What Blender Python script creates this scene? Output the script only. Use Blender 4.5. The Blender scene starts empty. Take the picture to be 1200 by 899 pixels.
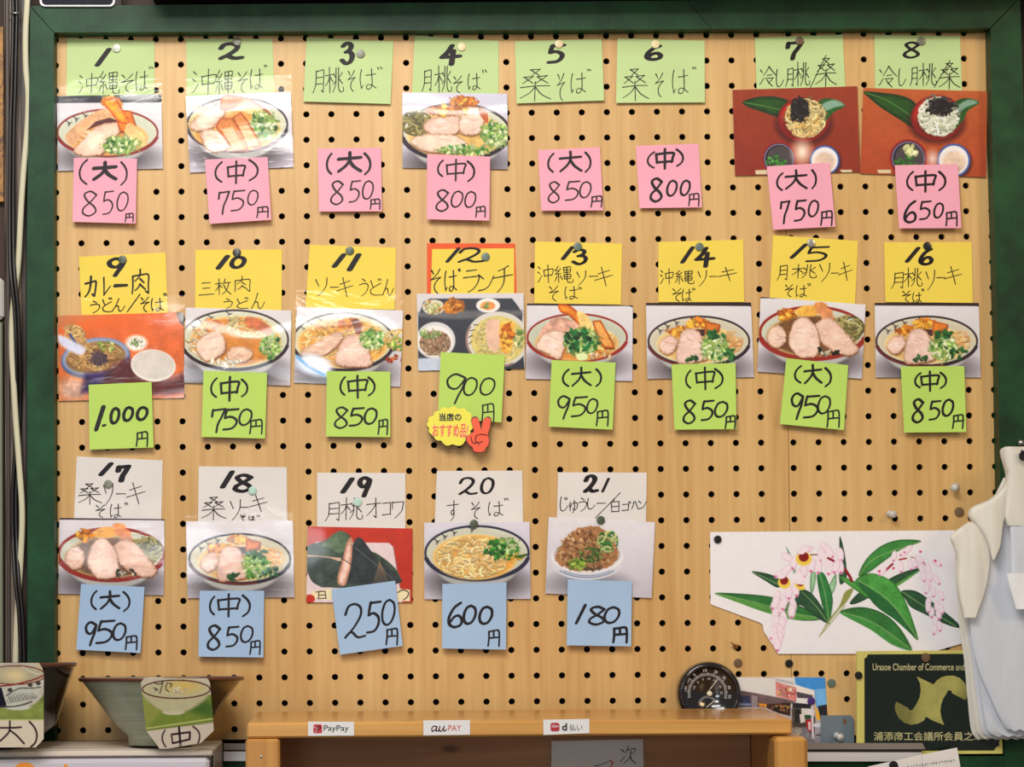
import bpy, math, random
import numpy as np
from mathutils import Vector, Matrix

random.seed(7)
RNG = np.random.default_rng(11)
SC = bpy.context.scene
COL = SC.collection

# ---------------------------------------------------------------- camera
F_PX = 2400.0
CX, CZ, CD = 0.40956, 1.36995, 2.43975          # x, height, distance from the board
YAW, PITCH, ROLL = -0.00126, 0.02622, -0.00730
PPX, PPY = 466.525, 597.0746
cy_, sy_, cp_, sp_, cr_, sr_ = (math.cos(YAW), math.sin(YAW), math.cos(PITCH), math.sin(PITCH), math.cos(ROLL), math.sin(ROLL))
FWD = np.array([sy_*cp_, cy_*cp_, sp_])
_r0 = np.array([cy_, -sy_, 0.0]); _u0 = np.cross(_r0, FWD)
RGT = cr_*_r0 + sr_*_u0
UPV = -sr_*_r0 + cr_*_u0
cam = bpy.data.cameras.new('camera'); camo = bpy.data.objects.new('camera', cam); COL.objects.link(camo)
cam.sensor_width = 36.0; cam.lens = F_PX/1200*36.0
cam.shift_x = (600-PPX)/1200; cam.shift_y = (PPY-449.5)/1200
cam.clip_start = 0.05
m = Matrix.Identity(4)
for i in range(3):
    m[i][0] = RGT[i]; m[i][1] = UPV[i]; m[i][2] = -FWD[i]
m[0][3], m[1][3], m[2][3] = CX, -CD, CZ
camo.matrix_world = m
SC.camera = camo

# ---------------------------------------------------------------- light
w = bpy.data.worlds.new('world'); SC.world = w; w.use_nodes = True
w.node_tree.nodes['Background'].inputs[0].default_value = (1.0, 0.94, 0.88, 1)
w.node_tree.nodes['Background'].inputs[1].default_value = 0.26

def area(name, loc, target, sx, sy, power, col):
    l = bpy.data.lights.new(name, 'AREA'); l.shape = 'RECTANGLE'; l.size = sx; l.size_y = sy
    l.energy = power; l.color = col
    o = bpy.data.objects.new(name, l); COL.objects.link(o); o.location = loc
    o.rotation_euler = (Vector(target)-Vector(loc)).to_track_quat('-Z', 'Z').to_euler()
    return o
area('ceiling_tube_light', (0.30, -2.42, 2.80), (0.3, 0, 1.6), 1.2, 0.10, 15, (1.0, 0.98, 0.94))
area('counter_light', (0.05, -1.55, 2.75), (0.30, 0, 1.75), 0.9, 0.45, 22, (1.0, 0.975, 0.94))
area('added_glint_light', (0.10, -2.9, 2.27), (0.3, 0, 1.7), 0.5, 0.15, 8, (1.0, 0.98, 0.95))  # added lamp, unseen: puts glints on the glossy prints and lightens the shelf inside
area('window_light', (-0.15, -3.35, 1.46), (0.5, 0, 1.4), 0.6, 0.30, 7, (0.86, 0.94, 1.0))
area('warm_room_light', (2.3, -2.3, 2.5), (0.9, 0, 1.5), 0.6, 0.4, 13, (1.0, 0.72, 0.38))
SC.view_settings.view_transform = 'Standard'; SC.view_settings.look = 'None'
SC.view_settings.gamma = 1.0; SC.view_settings.use_curve_mapping = False
SC.view_settings.exposure = 0.0

# ---------------------------------------------------------------- helpers
def P(px, py, d=0.0):
    """a point of the picture, on the plane d metres in front of the board"""
    v = FWD*F_PX + RGT*(px-PPX) - UPV*(py-PPY)
    t = (CD-d)/v[1]
    return Vector((CX+v[0]*t, -d, CZ+v[2]*t))
def PA(px, py, d):
    px = np.asarray(px, float); py = np.asarray(py, float); d = np.asarray(d, float)+px*0
    v = FWD*F_PX + RGT*(px-PPX)[..., None] - UPV*(py-PPY)[..., None]
    t = (CD-d)/v[..., 1]
    return np.stack([CX+v[..., 0]*t, -d, CZ+v[..., 2]*t], -1)
def srgb(c):
    c = np.asarray(c, float)/255.0
    return np.where(c <= 0.04045, c/12.92, ((np.clip(c, 0, None)+0.055)/1.055)**2.4)
def C(r, g, b):
    return tuple(float(x) for x in srgb((r, g, b)))+(1.0,)

def node_mat(name):
    m = bpy.data.materials.new(name); m.use_nodes = True
    nt = m.node_tree; b = nt.nodes['Principled BSDF']
    return m, nt, b
def mat(name, col, rough=0.6, vary=0.12, scale=(6, 6, 6), detail=5, bump=0.0, bscale=None, metal=0.0, spec=0.5, coat=0.0, col2=None, coord='Object', dist=0.0):
    m, nt, b = node_mat(name)
    N, L = nt.nodes, nt.links
    tc = N.new('ShaderNodeTexCoord'); mp = N.new('ShaderNodeMapping'); mp.inputs['Scale'].default_value = scale
    L.new(tc.outputs[coord], mp.inputs['Vector'])
    nz = N.new('ShaderNodeTexNoise'); nz.inputs['Scale'].default_value = 1.0; nz.inputs['Detail'].default_value = detail
    nz.inputs['Distortion'].default_value = dist
    L.new(mp.outputs[0], nz.inputs['Vector'])
    rp = N.new('ShaderNodeValToRGB')
    c2 = col2 if col2 else tuple(x*(1-vary) for x in col[:3])+(1,)
    c1 = tuple(min(1, x*(1+vary*0.5)) for x in col[:3])+(1,)
    rp.color_ramp.elements[0].position = 0.36; rp.color_ramp.elements[1].position = 0.64
    rp.color_ramp.elements[0].color = c2; rp.color_ramp.elements[1].color = c1
    L.new(nz.outputs['Fac'], rp.inputs[0]); L.new(rp.outputs[0], b.inputs['Base Color'])
    b.inputs['Roughness'].default_value = rough; b.inputs['Metallic'].default_value = metal
    b.inputs['Specular IOR Level'].default_value = spec; b.inputs['Coat Weight'].default_value = coat
    b.inputs['Coat Roughness'].default_value = 0.08
    if bump:
        bn = N.new('ShaderNodeBump'); bn.inputs['Strength'].default_value = bump; bn.inputs['Distance'].default_value = 0.002
        if bscale:
            mp2 = N.new('ShaderNodeMapping'); mp2.inputs['Scale'].default_value = bscale; L.new(tc.outputs[coord], mp2.inputs['Vector'])
            n2 = N.new('ShaderNodeTexNoise'); n2.inputs['Scale'].default_value = 1.0; n2.inputs['Detail'].default_value = 4
            L.new(mp2.outputs[0], n2.inputs['Vector']); L.new(n2.outputs['Fac'], bn.inputs['Height'])
        else:
            L.new(nz.outputs['Fac'], bn.inputs['Height'])
        L.new(bn.outputs[0], b.inputs['Normal'])
    return m
def wood(name, c1, c2, vertical=False, rough=0.45, coat=0.0, gs=60, ls=2.2, knots=True, bump=0.15):
    """long-grained wood; two noise layers stretched along the grain, sparse knots"""
    m, nt, b = node_mat(name); N, L = nt.nodes, nt.links
    tc = N.new('ShaderNodeTexCoord')
    def nz(sc, det, dist=0.0):
        mp = N.new('ShaderNodeMapping'); mp.inputs['Scale'].default_value = sc; L.new(tc.outputs['Object'], mp.inputs['Vector'])
        n = N.new('ShaderNodeTexNoise'); n.inputs['Scale'].default_value = 1; n.inputs['Detail'].default_value = det
        n.inputs['Distortion'].default_value = dist; L.new(mp.outputs[0], n.inputs['Vector']); return n
    a = nz((gs, gs, ls) if vertical else (ls, gs, gs), 6, 0.6)
    c = nz((5, 5, 1.2) if vertical else (1.5, 6, 6), 3)
    mx = N.new('ShaderNodeMath'); mx.operation = 'MULTIPLY_ADD'; L.new(a.outputs['Fac'], mx.inputs[0]); mx.inputs[1].default_value = 0.6
    mu = N.new('ShaderNodeMath'); mu.operation = 'MULTIPLY'; L.new(c.outputs['Fac'], mu.inputs[0]); mu.inputs[1].default_value = 0.4
    L.new(mu.outputs[0], mx.inputs[2])
    rp = N.new('ShaderNodeValToRGB'); e = rp.color_ramp.elements
    e[0].position = 0.35; e[1].position = 0.65; e[0].color = c2; e[1].color = c1
    L.new(mx.outputs[0], rp.inputs[0]); out = rp.outputs[0]
    if knots:
        mp = N.new('ShaderNodeMapping'); mp.inputs['Scale'].default_value = (9, 9, 9) if vertical else (9, 22, 22)
        L.new(tc.outputs['Object'], mp.inputs['Vector'])
        v = N.new('ShaderNodeTexVoronoi'); v.inputs['Scale'].default_value = 1.0; L.new(mp.outputs[0], v.inputs['Vector'])
        kr = N.new('ShaderNodeValToRGB'); kr.color_ramp.elements[0].position = 0.05; kr.color_ramp.elements[1].position = 0.14
        kr.color_ramp.elements[0].color = (1, 1, 1, 1); kr.color_ramp.elements[1].color = (0, 0, 0, 1)
        L.new(v.outputs['Distance'], kr.inputs[0])
        mix = N.new('ShaderNodeMixRGB'); mix.blend_type = 'MIX'; L.new(kr.outputs[0], mix.inputs[0]); L.new(out, mix.inputs[1])
        mix.inputs[2].default_value = tuple(x*0.35 for x in c2[:3])+(1,); out = mix.outputs[0]
    L.new(out, b.inputs['Base Color'])
    b.inputs['Roughness'].default_value = rough; b.inputs['Coat Weight'].default_value = coat; b.inputs['Coat Roughness'].default_value = 0.15
    bn = N.new('ShaderNodeBump'); bn.inputs['Strength'].default_value = bump; bn.inputs['Distance'].default_value = 0.001
    L.new(a.outputs['Fac'], bn.inputs['Height']); L.new(bn.outputs[0], b.inputs['Normal'])
    return m

def link(name, me, parent=None, m=None):
    o = bpy.data.objects.new(name, me); COL.objects.link(o)
    if m is not None: me.materials.append(m)
    if parent is not None: o.parent = parent; o.matrix_parent_inverse = Matrix.Translation(parent.location).inverted()
    return o
def mesh(name, vs, fs, m=None, parent=None, smooth=False):
    me = bpy.data.meshes.new(name); me.from_pydata([tuple(v) for v in vs], [], fs); me.update()
    if smooth: me.polygons.foreach_set('use_smooth', [True]*len(me.polygons))
    return link(name, me, parent, m)
def thing(name, label, cat, loc, group=None):
    o = bpy.data.objects.new(name, None); COL.objects.link(o); o.location = loc
    o.empty_display_size = 0.02
    o['label'] = label; o['category'] = cat
    if group: o['group'] = group
    return o
def sub(parent, *names):
    """hang printed or attached pieces under the part that carries them"""
    root = parent.parent
    for o in list(root.children):
        if o is not parent and o.name.split('.')[0] in names: o.parent = parent; o.matrix_parent_inverse = Matrix.Identity(4)
def tag(o, label, cat, group=None):
    o['label'] = label; o['category'] = cat
    if group: o['group'] = group
    return o
def struct(o): o['kind'] = 'structure'; return o

class MB:
    """collects shapes into one mesh"""
    def __init__(s): s.v = []; s.f = []
    def add(s, vs, fs):
        k = len(s.v); s.v += [tuple(v) for v in vs]; s.f += [tuple(i+k for i in f) for f in fs]; return s
    def box(s, a, b, bev=0.0):
        x0, y0, z0 = (min(a[i], b[i]) for i in range(3)); x1, y1, z1 = (max(a[i], b[i]) for i in range(3))
        if bev <= 0:
            vs = [(x, y, z) for x in (x0, x1) for y in (y0, y1) for z in (z0, z1)]
            return s.add(vs, [(0, 1, 3, 2), (4, 6, 7, 5), (0, 4, 5, 1), (2, 3, 7, 6), (0, 2, 6, 4), (1, 5, 7, 3)])
        e = bev; vs = []; idx = {}
        for ix in (0, 1):
            for iy in (0, 1):
                for iz in (0, 1):
                    X, Y, Z = (x0, x1)[ix], (y0, y1)[iy], (z0, z1)[iz]
                    sx, sy, sz = (1, -1)[ix], (1, -1)[iy], (1, -1)[iz]
                    for ax, p in enumerate(((X, Y+sy*e, Z+sz*e), (X+sx*e, Y, Z+sz*e), (X+sx*e, Y+sy*e, Z))):
                        idx[(ix, iy, iz, ax)] = len(vs); vs.append(p)
        fs = []
        for ax in range(3):
            for sd in (0, 1):
                o = [a for a in range(3) if a != ax]; q = []
                for (p, r) in ((0, 0), (1, 0), (1, 1), (0, 1)):
                    k = [0, 0, 0]; k[ax] = sd; k[o[0]] = p; k[o[1]] = r; q.append(idx[(k[0], k[1], k[2], ax)])
                fs.append(tuple(q))
        for ax in range(3):
            o = [a for a in range(3) if a != ax]
            for p in (0, 1):
                for r in (0, 1):
                    k0 = [0, 0, 0]; k0[o[0]] = p; k0[o[1]] = r; k1 = list(k0); k1[ax] = 1
                    fs.append((idx[(*k0, o[0])], idx[(*k0, o[1])], idx[(*k1, o[1])], idx[(*k1, o[0])]))
        for k in [(a_, b_, c_) for a_ in (0, 1) for b_ in (0, 1) for c_ in (0, 1)]:
            fs.append((idx[(*k, 0)], idx[(*k, 1)], idx[(*k, 2)]))
        return s.add(vs, fs)
    def lathe(s, prof, origin, axis='-y', seg=32, sx=1.0):
        """prof: (radius, distance along the axis)"""
        o = Vector(origin); vs = []; fs = []
        for (r, h) in prof:
            for k in range(seg):
                a = 2*math.pi*k/seg; c, q = math.cos(a)*r, math.sin(a)*r
                vs.append(o+(Vector((c*sx, -h, q)) if axis == '-y' else Vector((c*sx, q, h))))
        for i in range(len(prof)-1):
            for k in range(seg):
                a, b = i*seg+k, i*seg+(k+1) % seg
                fs.append((a, b, b+seg, a+seg))
        if prof[0][0] > 1e-6: fs.append(tuple(range(seg-1, -1, -1)))
        if prof[-1][0] > 1e-6: fs.append(tuple((len(prof)-1)*seg+k for k in range(seg)))
        return s.add(vs, fs)
    def tube(s, pts, r, seg=10, flat=1.0):
        pts = [Vector(p) for p in pts]; vs = []; fs = []
        for i, p in enumerate(pts):
            t = (pts[min(i+1, len(pts)-1)]-pts[max(i-1, 0)]).normalized()
            n = t.cross(Vector((0, 1, 0)));
            n = n.normalized() if n.length > 1e-5 else Vector((1, 0, 0)); b = t.cross(n).normalized()
            for k in range(seg):
                a = 2*math.pi*k/seg; vs.append(p+n*(math.cos(a)*r)+b*(math.sin(a)*r*flat))
        for i in range(len(pts)-1):
            for k in range(seg):
                a, b = i*seg+k, i*seg+(k+1) % seg; fs.append((a, b, b+seg, a+seg))
        fs.append(tuple(range(seg))); fs.append(tuple((len(pts)-1)*seg+k for k in range(seg)))
        return s.add(vs, fs)
    def prism(s, pts, d0, d1):
        """closed outline in picture points, between depths d0 and d1 in front of the board"""
        n = len(pts); f = [P(x, y, d1) for x, y in pts]
        b = [Vector((p.x, -d0, p.z)) for p in f]
        s.add(f+b, [tuple(range(n)), tuple(range(2*n-1, n-1, -1))]+[(i, n+i, n+(i+1) % n, (i+1) % n) for i in range(n)])
        return s
    def build(s, name, m=None, parent=None, smooth=False):
        o = mesh(name, s.v, s.f, m, parent, smooth)
        import bmesh
        bm = bmesh.new(); bm.from_mesh(o.data); bmesh.ops.recalc_face_normals(bm, faces=bm.faces); bm.to_mesh(o.data); bm.free()
        return o
def catmull(pts, sub=6, closed=False):
    pts = [np.array(p, float) for p in pts]; n = len(pts)
    if n < 3: return [tuple(p) for p in pts]
    out = []
    rng = range(n) if closed else range(n-1)
    for i in rng:
        if closed: p0, p1, p2, p3 = pts[i-1], pts[i], pts[(i+1) % n], pts[(i+2) % n]
        else: p0, p1, p2, p3 = pts[max(i-1, 0)], pts[i], pts[i+1], pts[min(i+2, n-1)]
        for k in range(sub):
            t = k/sub
            out.append(tuple(0.5*((2*p1)+(-p0+p2)*t+(2*p0-5*p1+4*p2-p3)*t*t+(-p0+3*p1-3*p2+p3)*t**3)))
    if not closed: out.append(tuple(pts[-1]))
    return out
def rounded(x0, y0, x1, y1, r, n=5):
    out = []
    for cx, cy, a0 in ((x1-r, y0+r, -90), (x1-r, y1-r, 0), (x0+r, y1-r, 90), (x0+r, y0+r, 180)):
        for k in range(n+1):
            a = math.radians(a0+90*k/n); out.append((cx+r*math.cos(a), cy+r*math.sin(a)))
    return out

# ------------------------------------------------------ sheets of paper
class Sheet:
    """a sheet given by its four picture corners (TL TR BR BL) with a gentle curl"""
    def __init__(s, q, d0, cb=0.0, bow=0.0, ct=0.0, cr=0.0, wav=0.0):
        s.q = [np.array(p, float) for p in q]; s.d0, s.cb, s.bow, s.ct, s.cr, s.wav = d0, cb, bow, ct, cr, wav
        s.eu = s.q[1]-s.q[0]; s.ev = s.q[3]-s.q[0]; s.M = np.linalg.inv(np.stack([s.eu, s.ev], 1)); s.ph = random.random()*6
    def depth(s, x, y):
        x = np.asarray(x, float)-s.q[0][0]; y = np.asarray(y, float)-s.q[0][1]
        u = s.M[0, 0]*x+s.M[0, 1]*y; v = s.M[1, 0]*x+s.M[1, 1]*y
        u = np.clip(u, -.1, 1.1); v = np.clip(v, -.1, 1.1)
        return s.d0+s.cb*v*v+s.bow*(1-(2*v-1)**2)+s.ct*(1-v)**2+s.cr*u*u+s.wav*np.sin(u*7+s.ph)*np.cos(v*5+s.ph*2)
    def bil(s, u, v):
        u = u[..., None]; v = v[..., None]
        return (s.q[0]*(1-u)+s.q[1]*u)*(1-v)+(s.q[3]*(1-u)+s.q[2]*u)*v
    def grid(s, nu, nv, off=0.0):
        uu, vv = np.meshgrid(np.linspace(0, 1, nu), np.linspace(0, 1, nv)); xy = s.bil(uu, vv)
        return xy, PA(xy[..., 0], xy[..., 1], s.depth(xy[..., 0], xy[..., 1])+off)
def grid_faces(nu, nv):
    i = np.arange(nu*nv).reshape(nv, nu)
    return np.stack([i[:-1, :-1], i[1:, :-1], i[1:, 1:], i[:-1, 1:]], -1).reshape(-1, 4)
def np_mesh(name, V, F, m, parent, smooth=True, col=None):
    me = bpy.data.meshes.new(name); V = V.reshape(-1, 3).astype(np.float32); n = len(F)
    me.vertices.add(len(V)); me.vertices.foreach_set('co', V.ravel())
    me.loops.add(n*4); me.loops.foreach_set('vertex_index', F.ravel().astype(np.int32))
    me.polygons.add(n); me.polygons.foreach_set('loop_start', np.arange(0, n*4, 4, dtype=np.int32))
    me.update(calc_edges=True)
    me.polygons.foreach_set('use_smooth', np.full(n, smooth))
    if col is not None:
        a = me.color_attributes.new('Print', 'FLOAT_COLOR', 'POINT')
        c = np.ones((len(V), 4), np.float32); c[:, :3] = col.reshape(-1, 3); a.data.foreach_set('color', c.ravel())
    return link(name, me, parent, m)
def paper(sh, name, m, parent, n=14, thick=0.0003, off=0.0):
    xy, V = sh.grid(n, n, off); V2 = V.copy(); V2[..., 1] += thick
    F = grid_faces(n, n); k = n*n
    i = np.arange(k).reshape(n, n); b = np.r_[i[0, :], i[1:, -1], i[-1, -2::-1], i[-2:0:-1, 0]]
    A3, B3 = V.reshape(-1, 3), V2.reshape(-1, 3); r = np.arange(len(b)); e = len(b)
    R = np.stack([r, np.roll(r, -1), np.roll(r, -1)+e, r+e], 1)+2*k
    V3 = np.concatenate([A3, B3, A3[b], B3[b]])
    return np_mesh(name, V3, np.concatenate([F, F[:, ::-1]+k, R]), m, parent)

# ------------------------------------------------------ pen strokes
def hull(p):
    p = sorted(set(p))
    if len(p) < 3: return p
    def half(q):
        o = []
        for a in q:
            while len(o) > 1 and (o[-1][0]-o[-2][0])*(a[1]-o[-2][1])-(o[-1][1]-o[-2][1])*(a[0]-o[-2][0]) <= 0: o.pop()
            o.append(a)
        return o
    return half(p)[:-1]+half(p[::-1])[:-1]
def nib(w, flat=0.7, ang=-40):
    a, b, t = w/2, w/2*flat, math.radians(ang)
    return [(a*math.cos(k*math.pi/4)*math.cos(t)-b*math.sin(k*math.pi/4)*math.sin(t),
             a*math.cos(k*math.pi/4)*math.sin(t)+b*math.sin(k*math.pi/4)*math.cos(t)) for k in range(8)]
class Ink:
    def __init__(s): s.p = []
    def stroke(s, pts, w, flat=0.7, ang=-40, taper=0.0):
        n = len(pts)
        for i in range(n-1):
            f0 = 1-taper*(i/(n-1)); f1 = 1-taper*((i+1)/(n-1))
            N0 = nib(w*f0, flat, ang); N1 = nib(w*f1, flat, ang)
            (x0, y0), (x1, y1) = pts[i], pts[i+1]
            # split long runs so that the ink follows the curl of the sheet
            k = max(1, int(math.hypot(x1-x0, y1-y0)/7))
            for j in range(k):
                a, b = j/k, (j+1)/k
                s.p.append(hull([(x0+(x1-x0)*a+u, y0+(y1-y0)*a+v) for u, v in N0]+[(x0+(x1-x0)*b+u, y0+(y1-y0)*b+v) for u, v in N1]))
    def poly(s, pts): s.p.append(list(pts))
    def build(s, name, depth, m, parent, off=0.00025):
        vs, fs = [], []
        for pl in s.p:
            k = len(vs); vs += pl; fs.append(tuple(range(k, k+len(pl))))
        A = np.array(vs, float); V = PA(A[:, 0], A[:, 1], depth(A[:, 0], A[:, 1])+off)
        return mesh(name, [tuple(v) for v in V], fs, m, parent)
# ------------------------------------------------------ hand lettering: strokes in a 100 x 100 box ('~' = curved)
G = {
'沖': "5,12 18,24;2,40 14,50;~2,94 10,86 24,60;36,30 40,64;~36,32 62,26 88,24 86,44 80,60;38,62 82,56;60,2 61,99",
'縄': "~24,2 16,16 6,26 26,28;~36,14 24,34 8,47 38,44;24,46 24,97;~14,60 10,76 3,88;34,58 44,80;52,8 54,40;~52,10 72,6 90,7 87,36;54,24 88,21;54,38 88,35;52,50 55,76;~52,52 74,48 90,50 86,74;54,63 87,61;55,76 86,73;~70,6 69,60 70,88 80,96 98,94 99,78",
'そ': "~20,8 28,14 36,24;~78,4 58,24 18,46;~18,46 50,40 84,35;~84,35 54,52 42,68 46,86 66,98",
'は': "~16,6 10,30 8,60 14,95;14,95 24,80;~40,33 66,31 93,26;~70,3 72,40 72,78 58,97 42,94 46,78 68,78 94,93",
'゛': "10,10 36,80;58,4 92,66",
'月': "~28,6 26,50 20,74 4,97;~28,9 56,5 82,4 82,50 80,94;80,94 66,86;28,35 80,31;27,61 80,58",
'桃': "3,34 46,29;26,2 26,98;~26,36 18,56 3,72;28,38 44,56;~62,4 60,50 56,72 42,95;48,26 58,40;45,66 60,53;~76,3 73,50 74,82 84,94 99,90 98,76;94,22 78,40;78,46 95,64",
'桑': "34,4 64,2;64,2 40,21;38,6 62,21;14,27 44,24;44,24 12,46;20,29 44,45;54,25 86,21;86,21 50,46;58,27 88,44;~6,58 50,53 94,52;50,40 50,99;~48,57 34,74 6,90;~52,57 70,78 98,92",
'冷': "8,20 20,33;~4,88 12,80 26,58;~56,3 44,24 26,46;~58,6 74,26 98,48;46,46 72,42;36,61 78,57;78,57 52,84;~44,68 58,84 74,97",
'し': "~26,4 18,50 24,88 44,96 66,84 88,60",
'カ': "~8,36 46,31 86,26 84,60 76,93;76,93 58,84;~50,3 46,46 32,76 6,97",
'レ': "~18,5 20,60 18,92;18,92 88,48",
'ー': "2,55 98,45",
'肉': "~14,28 14,70 10,97;~14,29 50,24 88,22 88,60 88,94;88,94 74,86;~50,2 48,26 24,48;48,38 68,54;~49,58 40,72 24,84;50,62 74,80",
'う': "38,5 62,18;~18,38 50,30 76,34 80,52 64,80 34,99",
'と': "~26,6 32,26 40,46;~84,22 50,42 26,62 28,84 52,94 86,92",
'ん': "~52,3 34,50 6,97;~6,97 30,62 46,56 52,66 54,86 66,97 82,86 99,56",
'三': "22,12 78,8;28,46 74,42;3,90 99,82",
'枚': "4,34 48,28;26,2 26,98;~26,36 18,58 3,74;28,40 44,56;~64,3 58,24 50,38;56,28 98,23;~86,28 78,56 64,80 44,97;~56,42 72,72 99,97",
'ソ': "12,12 34,46;~88,4 84,40 62,70 24,98",
'キ': "22,36 80,18;6,68 96,42;38,3 64,98",
'ラ': "26,10 78,5;10,38 92,30;~92,30 84,56 62,82 34,97",
'ン': "12,18 40,38;~10,92 40,86 66,70 94,22",
'チ': "~78,3 54,14 28,22;3,48 98,35;~58,16 56,56 44,80 22,99",
'オ': "5,34 95,27;62,3 62,96;62,96 46,86;~60,34 36,62 5,86",
'コ': "14,20 84,15;84,15 81,84;8,86 86,80",
'ワ': "16,14 18,50;16,18 88,13;~88,13 80,54 60,78 34,98",
'す': "3,26 97,19;~58,2 59,40 58,62 46,70 36,60 44,48 58,52 62,66 54,84 34,99",
'ゅ': "~14,18 10,44 14,82;~14,60 30,32 62,20 88,30 86,58 62,76 40,64;~56,4 60,50 56,74 38,99",
'白': "48,2 36,22;18,24 20,95;18,26 86,21;86,21 83,94;20,58 82,55;20,92 83,90",
'ハ': "~38,12 26,54 5,90;~56,10 74,40 96,88",
'大': "5,35 95,26;~50,2 50,36 36,66 6,96;~50,44 66,70 95,94",
'中': "10,26 14,70;~10,28 50,22 92,21 88,44 84,66;14,68 86,62;51,1 51,99",
'円': "~12,12 12,50 5,95;~13,14 50,8 88,7 95,40 92,96;50,10 50,46;12,50 90,45",
'(': "~82,3 44,22 22,50 34,78 78,97",
')': "~18,3 60,22 82,46 70,76 22,97",
'/': "98,2 2,98", '.': "10,60 90,40",
'次': "8,22 26,36;~3,86 14,78 30,56;~50,3 44,22 34,40;~44,26 70,20 94,20 78,44;~66,32 60,66 24,98;~62,58 74,80 98,96",
'0': "~58,5 30,16 10,50 12,82 34,96 66,86 90,52 88,18 58,4",
'1': "82,2 18,98",
'2': "~12,32 26,10 54,3 78,12 78,34 48,66 10,93;~10,93 36,78 64,92 97,88",
'3': "~18,18 44,4 76,10 74,30 42,44;~42,44 76,46 88,64 74,86 42,96 10,80",
'4': "~60,2 36,36 6,62;6,62 97,56;66,28 54,98",
'5': "~38,6 30,26 26,44;~26,44 56,38 84,50 84,70 60,90 18,95;36,8 96,4",
'6': "~74,3 40,22 14,56 12,84 38,97 72,88 78,66 60,52 36,60 16,80",
'7': "~18,36 22,12 24,10;24,12 86,6;~86,6 66,40 48,66 40,98",
'8': "~80,18 52,4 24,16 38,40 70,62 76,82 46,97 18,86 22,66 50,46 80,18",
'9': "~76,16 42,5 14,22 20,46 48,50 78,18;~78,18 68,48 52,74 40,98",
}
def parse(g):
    out = []
    for st in G[g].split(';'):
        cur = st[0] == '~'; pts = [tuple(float(a) for a in p.split(',')) for p in st.lstrip('~').split()]
        out.append(catmull(pts, 5) if cur and len(pts) > 2 else pts)
    return out
GC = {k: parse(k) for k in G}
for k in GC:      # every glyph fills its box
    if k in 'ー.': continue
    xs = [p[0] for st in GC[k] for p in st]; ys = [p[1] for st in GC[k] for p in st]; a, b, c, d = min(xs), max(xs), min(ys), max(ys)
    GC[k] = [[(3+94*(x-a)/(b-a), 2+96*(y-c)/(d-c)) for x, y in st] for st in GC[k]]
def glyph(ink, ch, x0, y0, x1, y1, w, flat=0.7, ang=-40, taper=0.25):
    j = lambda: random.uniform(-1.2, 1.2)
    jx, jy, sk = j(), j(), random.uniform(-2, 2)
    e = min(w*.42, (x1-x0)*.22); x0 += e; x1 -= e; e = min(w*.42, abs(y1-y0)*.22); y0 += e; y1 -= e
    for st in GC[ch]:
        ink.stroke([(x0+(x1-x0)*(x+jx+sk*(y-50)/50)/100, y0+(y1-y0)*(y+jy)/100) for x, y in st], w, flat, ang, taper if len(st) > 1 else 0)
def write(ink, spec, ox, oy, s, w, wk=1.0, **k):
    for it in spec.split(';'):
        p = it.split()
        if not p: continue
        x0, y0, x1, y1 = (float(a) for a in p[1:5]); ww = float(p[5]) if len(p) > 5 else w
        glyph(ink, p[0], ox+x0/s, oy+y0/s, ox+x1/s, oy+y1/s, ww*wk/s, **k)

def font_mesh(name, body, box, depth, m, parent, bold=0.0, extrude=0.0, sx=True):
    """type set with Blender's own font, fitted into a picture box, turned into a mesh"""
    cu = bpy.data.curves.new(name, 'FONT'); cu.body = body; cu.size = 1; cu.offset = bold; cu.extrude = extrude
    t = bpy.data.objects.new(name, cu); COL.objects.link(t)
    dg = bpy.context.evaluated_depsgraph_get(); me = bpy.data.meshes.new_from_object(t.evaluated_get(dg))
    bpy.data.objects.remove(t); bpy.data.curves.remove(cu)
    n = len(me.vertices); co = np.empty(n*3, np.float32); me.vertices.foreach_get('co', co); co = co.reshape(-1, 3)
    lo, hi = co.min(0), co.max(0); q = box
    if len(q) == 4 and not hasattr(q[0], '__len__'): q = [(q[0], q[1]), (q[2], q[1]), (q[2], q[3]), (q[0], q[3])]
    q = [np.array(p, float) for p in q]
    u = ((co[:, 0]-lo[0])/(hi[0]-lo[0]))[:, None]; v = (1-(co[:, 1]-lo[1])/(hi[1]-lo[1]))[:, None]
    xy = (q[0]*(1-u)+q[1]*u)*(1-v)+(q[3]*(1-u)+q[2]*u)*v
    d = depth(xy[:, 0], xy[:, 1]) if callable(depth) else np.full(n, depth)
    if extrude: d = d+(co[:, 2]-lo[2])/(hi[2]-lo[2])*extrude
    V = PA(xy[:, 0], xy[:, 1], d).astype(np.float32); me.vertices.foreach_set('co', V.ravel()); me.update()
    me.materials.clear(); me.name = name
    return link(name, me, parent, m)

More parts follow.
